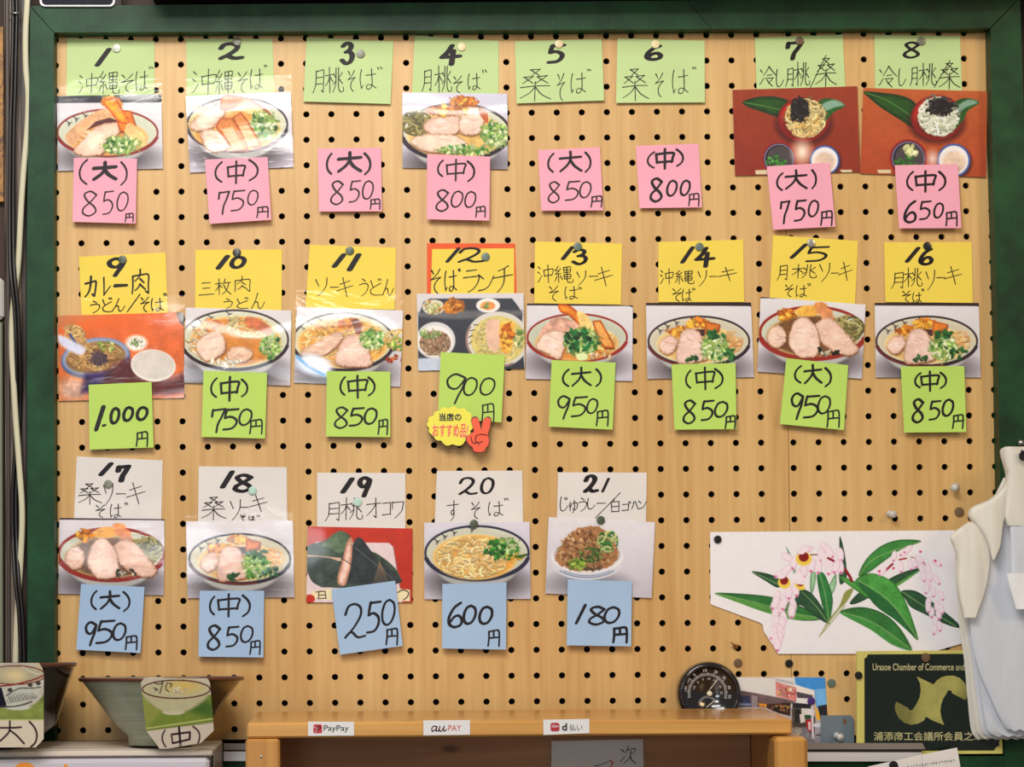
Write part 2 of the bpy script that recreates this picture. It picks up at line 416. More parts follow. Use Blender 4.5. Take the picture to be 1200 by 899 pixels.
M_INK = mat('marker_ink', C(30, 22, 26), rough=0.5, vary=0.3, scale=(90, 90, 90), spec=0.25)
M_PEN = mat('pen_ink', C(34, 28, 26), rough=0.5, vary=0.3, scale=(90, 90, 90), spec=0.25)
def pmat(n, c, **k): return mat(n, c, rough=0.62, vary=0.035, scale=(14, 14, 14), bump=0.05, bscale=(500, 500, 500), spec=0.35, **k)
M_PAPER = {'pale green': pmat('pale_green_paper', C(192, 214, 148)), 'yellow': pmat('yellow_paper', C(238, 210, 80)),
           'white': pmat('white_paper', C(226, 219, 214)), 'pink': pmat('pink_paper', C(238, 164, 182)),
           'lime': pmat('lime_paper', C(182, 214, 96)), 'blue': pmat('blue_paper', C(160, 188, 220)),
           'orange': pmat('orange_paper', C(232, 92, 42))}
M_PINS = {'mint': mat('mint_pin_plastic', C(178, 214, 196), rough=0.25), 'clear': mat('pale_pin_plastic', C(206, 210, 190), rough=0.2),
          'grey': mat('grey_pin_plastic', C(122, 122, 104), rough=0.3), 'cream': mat('cream_pin_plastic', C(240, 220, 168), rough=0.3),
          'brown': mat('brown_pin_plastic', C(110, 84, 58), rough=0.35), 'black': mat('black_pin_plastic', C(28, 24, 24), rough=0.25),
          'dark': mat('dark_green_pin_plastic', C(74, 84, 66), rough=0.3), 'teal': mat('grey_green_pin_plastic', C(100, 118, 106), rough=0.3),
          'silver': mat('steel', C(190, 190, 182), rough=0.25, metal=0.9), 'purple': mat('purple_pin_plastic', C(74, 40, 120), rough=0.3)}
CNAME = {'mint': 'pale mint', 'clear': 'translucent pale', 'grey': 'grey', 'cream': 'cream', 'brown': 'brown', 'black': 'black', 'dark': 'dark olive', 'teal': 'grey green', 'silver': 'silver', 'purple': 'purple'}
def thumbtack(x, y, col, label, d=0.0008, r=0.0050):
    c = P(x, y, d); t = thing('thumbtack', label, 'thumbtack', c, 'round flat headed thumbtacks in the board')
    MB().lathe([(r*0.95, 0), (r, 0.0004), (r, 0.0010), (r*0.94, 0.0014), (r*0.6, 0.0016), (0.0, 0.0017)], c, seg=28).build('pin_head', M_PINS[col], t)
    MB().lathe([(0.0005, 0), (0.0005, -0.004), (0, -0.007)], c, seg=6).build('pin_shaft', M_PINS['silver'], t)
    return t

NW = dict(zip(range(1, 22), 'first second third fourth fifth sixth seventh eighth ninth tenth eleventh twelfth thirteenth fourteenth fifteenth sixteenth seventeenth eighteenth nineteenth twentieth twenty-first'.split()))
PW = {1: 'reading 850 yen, leftmost of the pink ones', 2: 'reading 750 yen, second pink one from the left, tilted', 3: 'reading 850 yen, under the third green card without a photo', 4: 'reading 800 yen, over the green noodle photo', 5: 'reading 850 yen, under the fifth green card', 6: 'reading 800 yen, under the sixth green card without a photo', 7: 'reading 750 yen, over the left red table photo', 8: 'reading 650 yen, rightmost pink one',
9: 'reading 1000 yen, leftmost of the lime ones', 10: 'reading 750 yen, the only lime one at that price', 11: 'reading 850 yen, left of the recommendation badge', 12: 'reading 900 yen, behind the recommendation badge', 13: 'reading 950 yen, right of the recommendation badge', 14: 'reading 850 yen, between the two 950 yen lime notes', 15: 'reading 950 yen, tilted, second lime one from right', 16: 'reading 850 yen, rightmost of the lime ones',
17: 'reading 950 yen, leftmost of the blue ones', 18: 'reading 850 yen, the one above the conical green bowl', 19: 'reading 250 yen, tilted counterclockwise', 20: 'reading 600 yen, under the plain noodle photo', 21: 'reading 180 yen, rightmost blue one'}
# number, colour, origin+scale, corners(zoom TL TR BR BL) or px, digits, lettering, tack, what it says
CARDS = [
(1, 'pale green', 0, 0, "78.6,44.6 181,48 181,119 77.6,119", "1 555 272 655 398 24", "沖 455 425 580 556;縄 572 415 705 556;そ 708 430 788 550;は 790 412 870 536;゛ 870 388 900 406", (136.6, 56.6, 'clear')),
(2, 'pale green', 200, 0, "218,45.6 319,45.6 322.4,119 219.4,119", "2 272 240 432 360 24", "沖 120 400 275 560;縄 256 405 378 560;そ 388 415 455 550;は 462 400 545 530;゛ 545 378 568 396", (278, 49, 'grey')),
(3, 'pale green', 200, 0, "359.4,43.6 461,48.5 457.6,121.8 355.6,119", "3 988 236 1080 390 22", "月 828 402 902 550;桃 900 388 1018 550;そ 1035 408 1085 542;は 1105 398 1210 528;゛ 1208 390 1245 410", (422.6, 63.2, 'grey')),
(4, 'pale green', 420, 0, "486,41.6 584.6,48 584,119 482.4,118", "4 470 250 610 394 24", "月 368 402 432 540;桃 442 380 552 548;そ 552 440 612 550;は 638 425 718 530;゛ 722 405 756 430", (541, 55, 'cream')),
(5, 'pale green', 640, 0, "603.4,48.4 705,45.6 708,117.8 605.4,121.2", "5 0 250 120 382 21", "桑 -158 400 40 602;そ 62 424 112 596;は 140 420 238 550;゛ 238 402 266 420", (655, 51.6, 'cream')),
(6, 'pale green', 640, 0, "723.6,45 825.6,47.6 826,120 722,120.6", "6 572 256 686 364 21", "桑 440 395 608 596;そ 636 422 692 575;は 735 400 838 555;゛ 855 390 882 410", (768, 52, 'cream')),
(7, 'pale green', 840, 0, "884.6,44 987.6,40.6 991,110 887,112", "7 400 232 515 360 20", "冷 245 383 358 510;し 345 400 396 512;月 398 392 452 512;桃 448 360 550 512;/ 545 320 645 520;桑 575 335 712 515", (937, 48, 'brown')),
(8, 'pale green', 960, 0, "1024.6,41 1125,42.4 1127.6,112 1025.6,112", "8 488 238 596 350 15", "冷 345 380 462 515;し 462 398 512 508;月 528 388 580 508;桃 578 365 692 508;/ 670 350 772 520;桑 698 362 835 528", (1079.6, 48.4, 'grey')),
(9, 'yellow', 0, 280, "92.4,301 194,296 196.6,370 95.6,370", "9 622 100 742 230 21", "カ 490 212 572 350 14;レ 602 218 652 335 10;ー 662 250 756 296 22;肉 764 170 880 330 11;う 525 360 590 440;と 595 350 658 432;゛ 634 342 660 358;ん 652 345 738 430;/ 740 320 826 435 10;そ 820 335 878 432;は 880 342 962 427;゛ 955 315 980 340", (143.6, 304.4, 'dark')),
(10, 'yellow', 200, 280, "229,293 330.4,292.4 330,364 228.6,363", "1 262 86 350 187 24;0 342 92 446 182 20", "三 160 252 258 335;枚 255 228 358 330;肉 368 215 472 315;う 308 345 366 412;と 384 348 458 412;゛ 432 340 458 356;ん 468 312 556 412", (277.6, 296, 'black')),
(11, 'yellow', 200, 280, "363,287 464,290.4 462.4,363 358,360.4", "1 942 76 1030 176 24;1 1032 76 1118 198 26", "ソ 845 222 922 340;ー 932 276 988 290;キ 968 220 1072 345;う 1102 230 1162 340;と 1165 240 1238 335;゛ 1212 230 1238 248;ん 1235 232 1310 335", (410, 294, 'dark')),
(12, 'yellow', 420, 280, "506.4,292 602.4,291 602.6,346 505,346", "1 508 44 600 145 17;2 580 44 746 145 14", "そ 420 170 488 325;は 500 178 582 312;゛ 582 172 602 195;ラ 608 176 716 320;ン 696 205 802 310;チ 782 150 912 320", (569, 301, 'teal')),
(13, 'yellow', 600, 280, "627,283 729,285.6 727.6,357 626,355.4", "1 285 36 366 130 20;3 345 50 446 160 17", "沖 145 148 248 262;縄 242 155 362 260;ソ 376 182 438 276;ー 448 212 508 226;キ 480 162 596 284;そ 215 272 278 368;は 304 275 388 358;゛ 386 280 412 300", (677, 289, 'teal')),
(14, 'yellow', 740, 270, "771.6,283.6 871,281 872,354 771.6,354", "1 285 86 372 200 20;4 365 88 495 225 20", "沖 165 222 252 320;縄 250 232 374 318;ソ 385 230 444 332;ー 454 262 508 278;キ 505 212 622 300;そ 236 335 298 420;は 294 340 358 420;゛ 354 335 376 355", (819.6, 289.4, 'teal')),
(15, 'yellow', 740, 270, "906,275.6 1005.6,282.4 1002,356 901.6,352", "1 925 70 1032 172 19;5 1015 86 1168 190 13", "月 848 200 918 298;桃 935 195 1092 286;ソ 1098 186 1166 305;ー 1168 244 1218 256;キ 1208 182 1298 300;そ 896 312 952 392;は 960 318 1032 394;゛ 1030 308 1054 330", (950.4, 285, 'silver')),
(16, 'yellow', 960, 270, "1036,284 1138.6,283.6 1140,355 1037.6,354", "1 500 90 596 196 20;6 580 98 672 212 18", "月 418 242 498 347;桃 492 215 612 335;ソ 622 228 682 355;ー 685 270 744 284;キ 728 206 842 322;そ 484 350 540 422;は 544 360 604 425;゛ 598 340 618 360", (1086.6, 288.4, 'black')),
(17, 'white', 0, 530, "90,535 190.6,539.6 189,610 86.6,608", "1 575 52 668 148 24;7 675 66 770 186 25", "桑 452 178 602 310;ソ 602 178 666 320;ー 678 240 742 248;キ 735 172 858 308;そ 558 305 620 388;は 642 300 714 388;゛ 728 292 752 314", (127, 567.4, 'grey')),
(18, 'white', 200, 530, "233,546.6 336,547.6 336.6,612 232,611", "1 288 100 376 222 25;8 362 118 488 246 22", "桑 178 258 334 404;ソ 345 272 414 405;ー 402 318 462 328;キ 458 248 572 355;そ 405 362 442 402 6;は 455 370 497 402 6;゛ 503 366 528 382 6", (296, 575, 'mint')),
(19, 'white', 200, 530, "371.6,554 475,554.4 475,619.6 371.6,619", "1 992 140 1080 250 25;9 1092 132 1182 272 22", "月 898 288 994 408;桃 992 262 1134 405;オ 1144 264 1240 390;コ 1236 290 1294 372;ワ 1292 285 1368 392", (419, 588.6, 'mint')),
(20, 'white', 420, 530, "512,552 612,551.6 613,614 509.4,613", "2 582 140 702 256 14;0 710 142 800 252 13", "す 515 280 592 408;そ 658 288 716 396;は 755 285 852 378;゛ 852 266 882 286", (555.4, 614, 'dark')),
(21, 'white', 600, 530, "654,553.6 758,554 757,613 652.4,610", "2 415 124 512 246 21;1 522 145 575 240 13", "し 278 258 334 350;゛ 305 262 328 284 6;ゅ 334 278 388 362;う 386 264 442 352;し 438 268 490 338;ー 494 294 552 304;/ 480 230 640 390;白 578 268 632 356;コ 642 300 688 346;゛ 680 286 700 304 6;ハ 696 285 742 338;ン 736 283 792 336", (704, 609.6, 'dark')),
]
WHAT = {1: 'Okinawa soba', 2: 'Okinawa soba'}
for num, colr, ox, oy, q, digits, letters, pin in CARDS:
    q = [tuple(float(a) for a in p.split(',')) for p in q.split()]
    tilt = (q[1][1]-q[0][1])/100
    sh = Sheet(q, 0.0010, cb=0.0006 if num not in (3, 5, 6) else 0.004, ct=0.0004, wav=0.0003)
    c = P(sum(p[0] for p in q)/4, q[3][1], 0)
    t = thing('menu_card', f'{NW[num]} numbered {colr} paper menu card, handwritten number {num}', 'menu card', c, f'{colr} numbered menu cards')
    if num == 12:
        t['label'] = 'twelfth numbered yellow paper menu card with an orange border'
        qb = [(500.4, 285), (603.6, 285.4), (605.6, 346), (500.4, 345)]
        paper(Sheet(qb, 0.0006), 'border', M_PAPER['orange'], t); t.children[0]['label'] = 'orange border sheet'
    pp = paper(sh, 'paper', M_PAPER[colr], t)
    ink = Ink(); write(ink, digits, ox, oy, 5, 20, flat=0.55, ang=-10, taper=0.0, wk=1.52)
    ink.build('number', sh.depth, M_INK, t)
    ink = Ink(); write(ink, letters, ox, oy, 5, 8 if num in (9, 12) else 6.2, wk=1.18)
    ink.build('lettering', sh.depth, M_PEN, t); sub(pp, 'number', 'lettering')
    thumbtack(pin[0], pin[1], pin[2], f'{CNAME[pin[2]]} round thumbtack holding the {NW[num]} menu card', float(sh.depth(pin[0], pin[1]))+0.0006 if num not in (20, 21) else 0.0042)

NOTES = [
(1, 'pink', 0, 120, "86.4,185 160.6,186 159,262 85,260", "( 460 328 518 488 10;大 535 340 695 465 20;) 702 340 750 490 10;8 476 512 572 672 9;5 595 512 672 662 8;0 680 518 757 642 8;円 728 645 786 705 7", '850'),
(2, 'pink', 200, 120, "240,187 313.6,184 318,257.6 245.6,262.4", "( 255 343 308 476 11;中 325 335 446 482 11;) 452 328 518 466 11;7 275 512 352 662 10;5 345 508 442 642 9;0 445 508 517 607 8;円 500 605 578 680 8", '750'),
(3, 'pink', 200, 120, "372.4,174 446.4,173 447.6,247.6 374,248", "( 908 293 950 430 12;大 970 282 1130 417 18;) 1128 288 1178 430 13;8 932 452 1018 606 10;5 1040 452 1118 592 9;0 1118 453 1194 574 9;円 1163 561 1232 632 8", '850'),
(4, 'pink', 420, 120, "500.6,180.6 574.4,183.6 573.4,258.6 500.4,257", "( 460 333 502 442 10;中 508 328 638 468 10;) 633 336 686 470 11;8 448 505 534 646 10;0 538 513 618 620 9;0 618 516 695 622 9;円 682 604 750 677 8", '800'),
(5, 'pink', 620, 120, "630.4,176 703,172.4 707,246.6 634.4,247", "( 105 293 150 417 11;大 170 278 317 412 14;) 322 286 367 417 11;8 106 457 184 594 9;5 206 456 304 582 9;0 290 457 369 564 9;円 357 543 432 620 8", '850'),
(6, 'pink', 620, 120, "745,171 818.6,168.4 822.6,243 749.6,244", "( 688 283 740 390 10;中 733 263 860 397 14;) 857 268 909 382 11;8 703 434 788 590 14;0 801 450 874 557 12;0 880 448 950 552 12;円 930 528 1002 612 8", '800'),
(7, 'pink', 840, 90, "898.6,195 972,190.6 979,265.6 906,269.4", "( 346 558 392 674 11;大 393 538 537 664 13;) 551 538 588 662 11;7 368 718 434 867 11;5 448 716 530 854 12;0 530 716 602 827 11;円 603 778 682 877 9", '750'),
(8, 'pink', 960, 90, "1048.6,193.6 1122.4,192.4 1126.6,267.4 1053.6,267.6", "( 508 548 557 672 11;中 553 543 693 682 13;) 694 546 747 672 12;6 490 720 574 864 14;5 580 722 662 844 11;0 666 733 734 834 11;円 736 783 814 880 9", '650'),
(9, 'lime', 0, 400, "104,451 177.6,447.6 180,524.4 105,527", "1 550 368 620 532 24;. 597 484 624 502 14;0 638 380 708 490 17;0 713 375 788 475 17;0 793 375 874 470 17;円 793 523 872 622 9", '1000'),
(10, 'lime', 200, 400, "238.6,434.4 313,437 310.6,514 236,512", "( 230 210 277 337 11;中 283 198 412 357 13;) 408 216 456 332 11;7 233 386 328 542 12;5 300 388 408 527 13;0 393 390 482 500 11;円 456 453 542 550 9", '750'),
(11, 'lime', 200, 400, "383,435 457.4,435.6 457.4,512.4 382,511.6", "( 988 203 1028 324 11;中 1028 193 1163 342 12;) 1150 203 1202 327 11;8 953 378 1043 517 11;5 1040 383 1140 504 12;0 1128 383 1217 492 12;円 1210 450 1277 552 9", '850'),
(12, 'lime', 420, 400, "516.6,412.6 591.6,416.4 587.6,495 513,490", "9 510 181 635 372 11;0 610 205 703 324 10;0 705 208 806 322 10;円 716 358 800 477 8", '900'),
(13, 'lime', 600, 400, "646.6,422 721.4,425 718,503.6 643,500", "( 291 158 340 272 11;大 343 146 472 270 12;) 486 156 529 272 11;9 263 313 347 464 11;5 340 316 448 447 11;0 433 330 509 430 10;円 488 398 570 502 9", '950'),
(14, 'lime', 780, 400, "787,427 862,425.6 863,503 790.4,503.6", "( 113 163 153 280 10;中 168 146 297 292 11;) 281 153 342 284 11;8 96 338 181 492 12;5 201 340 292 472 12;0 280 346 371 452 12;円 343 430 414 517 9", '850'),
(15, 'lime', 780, 400, "921.6,419.6 994,428 989,504 914,497", "( 750 138 800 252 11;大 803 128 922 254 13;) 928 148 977 274 12;9 731 293 815 464 13;5 798 310 911 457 13;0 885 313 973 432 11;円 938 398 1024 512 9", '950'),
(16, 'lime', 960, 400, "1055.6,429.6 1130,429 1132.4,506.4 1059.6,507", "( 555 180 600 280 11;中 588 168 714 300 12;) 703 176 751 284 11;8 538 330 618 487 14;5 638 340 720 467 12;0 715 333 795 447 13;円 776 423 850 517 9", '850'),
(17, 'blue', 0, 640, "95,684.4 169.4,688 164.6,765.4 89.4,761.4", "( 528 256 572 380 11;大 578 256 708 377 14;) 716 260 766 390 11;9 493 436 572 592 14;5 555 428 678 580 14;0 653 443 745 560 13;円 728 518 810 614 10", '950'),
(18, 'blue', 200, 640, "234,692.4 309.6,692.4 308.6,770.6 232.6,769.6", "( 223 288 263 410 11;中 268 273 417 422 12;) 413 281 472 422 12;8 208 453 298 617 14;5 316 463 408 597 12;0 403 461 490 572 11;円 458 548 530 642 9", '850'),
(19, 'blue', 200, 640, "388.4,691 463,680.6 472,757 398.4,767.4", "2 1010 328 1148 547 13;5 1143 313 1240 517 14;0 1230 303 1322 470 12;円 1256 476 1337 587 10", '250'),
(20, 'blue', 420, 640, "518.4,684.4 593.6,682.6 593,761.4 518,760", "6 518 323 617 487 15;0 606 340 697 467 15;0 698 346 794 467 15;円 753 485 834 594 10", '600'),
(21, 'blue', 600, 640, "665.4,679 740.6,681.4 739.6,757.6 664,756.4", "1 366 335 440 463 17;8 441 346 552 470 14;0 533 348 640 460 14;円 583 466 684 574 14", '180'),
]
for num, colr, ox, oy, q, spec, price in NOTES:
    q = [tuple(float(a) for a in p.split(',')) for p in q.split()]
    free = num in (3, 5, 6)
    sh = Sheet(q, 0.0012 if free else 0.0062, cb=0.0062 if free else 0.004, cr=random.uniform(0, 0.0015), wav=0.0003)
    c = P(sum(p[0] for p in q)/4, q[3][1], 0)
    side = {'pink': 'pink', 'lime': 'lime green', 'blue': 'light blue'}[colr]
    t = thing('price_note', f'{side} square sticky price note, {PW[num]}', 'sticky note', c, f'{side} price notes')
    pp = paper(sh, 'paper', M_PAPER[colr], t)
    ink = Ink(); write(ink, spec, ox, oy, 5, 11, flat=0.78, ang=-35, taper=0.1, wk=1.32)
    ink.build('lettering', sh.depth, M_INK, t); sub(pp, 'lettering')
# ------------------------------------------------------ printed pictures: colour per mesh point, painted by code
def smooth_noise(h, w, cell, rng=RNG):
    gh, gw = max(2, int(h/cell)+3), max(2, int(w/cell)+3); g = rng.random((gh, gw))
    y = np.linspace(0, gh-2.001, h); x = np.linspace(0, gw-2.001, w); yi = y.astype(int); xi = x.astype(int)
    fy = (y-yi)[:, None]; fx = (x-xi)[None]; fy = fy*fy*(3-2*fy); fx = fx*fx*(3-2*fx)
    a = g[yi][:, xi]; b = g[yi][:, xi+1]; c = g[yi+1][:, xi]; d = g[yi+1][:, xi+1]
    return (a*(1-fx)+b*fx)*(1-fy)+(c*(1-fx)+d*fx)*fy-0.5
class Paint:
    def __init__(s, sh, ox, oy, sc=5.0, res=1.6, xy=None, size=None):
        s.sh = sh
        if xy is None:
            lu = np.linalg.norm(sh.eu); lv = np.linalg.norm(sh.ev); s.nu, s.nv = int(lu*res), int(lv*res)
            uu, vv = np.meshgrid(np.linspace(0, 1, s.nu), np.linspace(0, 1, s.nv)); s.xy = sh.bil(uu, vv)
        else: s.xy = xy; s.nv, s.nu = xy.shape[:2]
        s.X = (s.xy[..., 0]-ox)*sc; s.Y = (s.xy[..., 1]-oy)*sc; s.res = res*1.0; s.px = sc/res
        s.A = np.zeros((s.nv, s.nu, 3)); h, w = s.nv, s.nu
        s.n1 = smooth_noise(h, w, 2.2); s.n2 = smooth_noise(h, w, 5); s.n3 = smooth_noise(h, w, 14); s.n0 = RNG.random((h, w))-.5
        s.rn = random.Random(int(ox*7+oy+sh.q[0][0]))
    def win(s, x0, y0, x1, y1):
        m = 3*s.px; X, Y = s.X, s.Y
        c = np.where((X.max(0) >= x0-m) & (X.min(0) <= x1+m))[0]; r = np.where((Y.max(1) >= y0-m) & (Y.min(1) <= y1+m))[0]
        if len(c) == 0 or len(r) == 0: return None
        return slice(r[0], r[-1]+1), slice(c[0], c[-1]+1)
    def put(s, W, mask, col, n=0.0):
        c = np.broadcast_to(np.array(col, float), s.A[W].shape)
        if n: c = c*(1+n*(0.35*s.n1[W]+0.6*s.n2[W]+0.8*s.n3[W]))[..., None]
        s.A[W] = s.A[W]*(1-mask[..., None])+c*mask[..., None]
    def bg(s, c1, c2, n=0.02):
        t = np.linspace(0, 1, s.nv)[:, None, None]; s.A[:] = np.array(c1)*(1-t)+np.array(c2)*t
        s.A *= (1+n*(s.n1+s.n3))[..., None]
    def e(s, cx, cy, rx, ry, col, ang=0, soft=1.6, n=0.0, rag=0.0):
        R = max(rx, ry)*(1+.6*rag)+soft*s.px*max(rx, ry)/min(rx, ry); W = s.win(cx-R, cy-R, cx+R, cy+R)
        if W is None: return
        a = math.radians(ang); x = s.X[W]-cx; y = s.Y[W]-cy; u = (x*math.cos(a)+y*math.sin(a))/rx; v = (-x*math.sin(a)+y*math.cos(a))/ry
        r = np.sqrt(u*u+v*v)+rag*(s.n2[W]+s.n1[W])
        s.put(W, np.clip((1-r)*min(rx, ry)/(soft*s.px)+.5, 0, 1), col, n)
    def ring(s, cx, cy, rx, ry, wd, col, a0=0, a1=360, soft=1.0):
        W = s.win(cx-rx-wd, cy-ry-wd, cx+rx+wd, cy+ry+wd)
        if W is None: return
        x = s.X[W]-cx; y = s.Y[W]-cy; r = np.sqrt((x/rx)**2+(y/ry)**2); g = np.sqrt((x/rx**2)**2+(y/ry**2)**2)/np.maximum(r, 1e-6)
        d = np.abs(r-1)/np.maximum(g, 1e-6); th = np.degrees(np.arctan2(y/ry, x/rx)) % 360
        k = ((th-a0) % 360) <= (a1-a0); s.put(W, np.clip((wd/2-d)/(soft*s.px)+.5, 0, 1)*k, col)
    def sd(s, W, pts):
        X, Y = s.X[W], s.Y[W]; ins = np.zeros(X.shape, bool); D = np.full(X.shape, 1e9); n = len(pts)
        for i in range(n):
            x0, y0 = pts[i]; x1, y1 = pts[(i+1) % n]; dx, dy = x1-x0, y1-y0; L2 = dx*dx+dy*dy+1e-9
            t = np.clip(((X-x0)*dx+(Y-y0)*dy)/L2, 0, 1); D = np.minimum(D, np.hypot(X-x0-t*dx, Y-y0-t*dy))
            if abs(dy) > 1e-9: ins ^= ((y0 > Y) != (y1 > Y)) & (X < dx*(Y-y0)/dy+x0)
        return np.where(ins, D, -D)
    def poly(s, pts, col, n=0.0, soft=1.0, curve=False, edge=None, ew=8, rag=0.0):
        if isinstance(pts, str): pts = [tuple(float(a) for a in p.split(',')) for p in pts.split()]
        if curve: pts = catmull(pts, 5, True)
        xs = [p[0] for p in pts]; ys = [p[1] for p in pts]; W = s.win(min(xs), min(ys), max(xs), max(ys))
        if W is None: return
        d = s.sd(W, pts)+rag*(s.n1[W]+s.n2[W]); mk = np.clip(d/(soft*s.px)+.5, 0, 1)
        s.put(W, mk, edge if edge else col, n)
        if edge: s.put(W, np.clip((d-ew)/(3*s.px), 0, 1), col, n)
    def line(s, pts, col, wd, soft=1.0, curve=True):
        if isinstance(pts, str): pts = [tuple(float(a) for a in p.split(',')) for p in pts.split()]
        if curve: pts = catmull(pts, 5)
        xs = [p[0] for p in pts]; ys = [p[1] for p in pts]; W = s.win(min(xs)-wd, min(ys)-wd, max(xs)+wd, max(ys)+wd)
        if W is None: return
        X, Y = s.X[W], s.Y[W]; D = np.full(X.shape, 1e9)
        for (x0, y0), (x1, y1) in zip(pts[:-1], pts[1:]):
            dx, dy = x1-x0, y1-y0; t = np.clip(((X-x0)*dx+(Y-y0)*dy)/(dx*dx+dy*dy+1e-9), 0, 1); D = np.minimum(D, np.hypot(X-x0-t*dx, Y-y0-t*dy))
        s.put(W, np.clip((wd/2-D)/(soft*s.px)+.5, 0, 1), col)
    def inside(s, cx, cy, rx, ry):
        while True:
            x, y = s.rn.uniform(-1, 1), s.rn.uniform(-1, 1)
            if x*x+y*y < 1: return cx+x*rx, cy+y*ry
    def noo(s, cx, cy, rx, ry, n, cols, wd=7, ln=60):
        """a tangle of noodles: short wavy strands, each with a darker underside"""
        for k in range(n):
            x, y = s.inside(cx, cy, rx, ry); a = s.rn.uniform(0, 6.28); c = np.array(s.rn.choice(cols), float)*s.rn.uniform(.86, 1.1); pts = [(x, y)]
            for j in range(4):
                a += s.rn.uniform(-1.1, 1.1); x += math.cos(a)*ln/2.6; y += math.sin(a)*ln/3.2
                q = ((x-cx)/rx)**2+((y-cy)/ry)**2
                if q > 1.1: x = cx+(x-cx)/math.sqrt(q); y = cy+(y-cy)/math.sqrt(q)
                pts.append((x, y))
            s.line([(p[0], p[1]+wd*.55) for p in pts], c*0.78, wd); s.line(pts, c, wd*.85)
    def bits(s, cx, cy, rx, ry, n, cols, r=7, sq=.55):
        for k in range(n):
            x, y = s.inside(cx, cy, rx, ry); c = np.array(s.rn.choice(cols), float)*s.rn.uniform(.8, 1.12); q = s.rn.uniform(.6, 1.3)*r
            s.e(x, y+q*.3, q, q*sq, c*.70, s.rn.uniform(0, 180)); s.e(x, y, q, q*sq*.9, c, s.rn.uniform(0, 180))
    def onion(s, cx, cy, rx, ry, n=26):
        """sliced spring onion: pale rings, green tops, dark gaps"""
        s.e(cx, cy, rx, ry, (138, 160, 92), n=.4, rag=.4); s.bits(cx, cy, rx, ry, n//3, [(50, 118, 60), (70, 146, 70), (44, 100, 56)], 13, .4)
        s.bits(cx, cy, rx*.95, ry*.9, n, [(206, 220, 156), (222, 230, 184), (170, 200, 110), (214, 222, 176), (104, 160, 72)], 14, .5)
        for k in range(n//4):
            x, y = s.inside(cx, cy, rx*.8, ry*.8); a = s.rn.uniform(0, 3.1); s.line([(x, y), (x+9*math.cos(a), y+7*math.sin(a)), (x+20*math.cos(a+.5), y+14*math.sin(a+.5))], s.rn.choice([(226, 234, 196), (90, 150, 70), (190, 212, 130)]), 4)
    def meat(s, pts, col=(206, 168, 152), fat=None):
        """a slab of boiled pork with a browned outline, grain and a strip of fat"""
        if isinstance(pts, str): pts = [tuple(float(a) for a in p.split(',')) for p in pts.split()]
        s.poly([(x+3, y+7) for x, y in pts], (120, 76, 50), .2, 4, True, rag=6)
        lt = tuple(min(240, v*.55+a*.48) for v, a in zip(col, (216, 190, 170)))
        s.poly(pts, lt, .12, 1.8, True, (190, 154, 130), 3, rag=5)
        s.poly([(x*.5+sum(p[0] for p in pts)/len(pts)*.5-4, y*.5+sum(p[1] for p in pts)/len(pts)*.5-6) for x, y in pts], tuple(min(246, v*1.05) for v in lt), .1, 16, True)
        xs = [p[0] for p in pts]; ys = [p[1] for p in pts]; cx, cy = sum(xs)/len(xs), sum(ys)/len(ys); rx, ry = (max(xs)-min(xs))*.33, (max(ys)-min(ys))*.33
        for k in range(9):
            x, y = s.inside(cx, cy, rx, ry); a = s.rn.uniform(-.6, .6); L = s.rn.uniform(10, 26)
            c = s.rn.choice([(236, 214, 206), (240, 222, 214), (200, 160, 146)])
            s.line([(x-L*math.cos(a), y-L*math.sin(a)), (x+L*.2, y+s.rn.uniform(-5, 5)), (x+L*math.cos(a), y+L*math.sin(a))], c, 3.5, 3)
        if fat: s.poly(fat, (238, 222, 200), .1, 2, True)
    def fishcake(s, pts, c=(222, 150, 70)):
        if isinstance(pts, str): pts = [tuple(float(a) for a in p.split(',')) for p in pts.split()]
        s.poly([(x+3, y+8) for x, y in pts], (120, 60, 24), .2, 2); s.poly(pts, c, .25, 1.2, False, (176, 96, 34), 6)
    def egg(s, cx, cy, rx, ry, n=14, c=(232, 160, 52)):
        s.e(cx, cy, rx, ry, (176, 100, 30), n=.4, rag=.4); s.bits(cx, cy, rx*.95, ry*.85, n, [c, (246, 186, 84), (214, 130, 40)], 20, .6)
    def soup(s, cx, cy, rx, ry, c=(206, 150, 84)):
        s.e(cx, cy, rx, ry, (226, 206, 150), soft=3); s.e(cx, cy+2, rx*.96, ry*.95, c, soft=6, n=.16)
    def bowl(s, cx, cy, rx, ry, rim, inner=(206, 204, 182), wd=12, front=None, depth=0.45, lines=True):
        """shadow, outside, inside and a coloured rim"""
        s.e(cx, cy+ry*1.05, rx*.9, ry*.62, (104, 96, 100), soft=22)
        s.e(cx, cy+ry*.42, rx*.8, ry*.86, (178, 176, 172), soft=4, n=.05); s.e(cx, cy, rx, ry, inner, soft=1.5, n=.05)
        s.e(cx, cy+ry*.06, rx*.93, ry*.9, tuple(v*.95 for v in inner), soft=8)
        s.ring(cx, cy, rx-wd*.4, ry-wd*.4, wd*.95, rim); s.ring(cx, cy, rx-wd*.3, ry-wd*.4, wd*1.7, rim, 10, 170)
        if lines:
            for a in (212, 226, 240, 262):
                t = math.radians(a); x, y = cx+rx*.93*math.cos(t), cy+ry*.93*math.sin(t)
                s.line([(x-8, y), (x+14, y+14), (x+6, y+30)], (40, 34, 44), 5); s.line([(x+2, y+18), (x+26, y+8)], (40, 34, 44), 4.5)
    def glare(s): pass
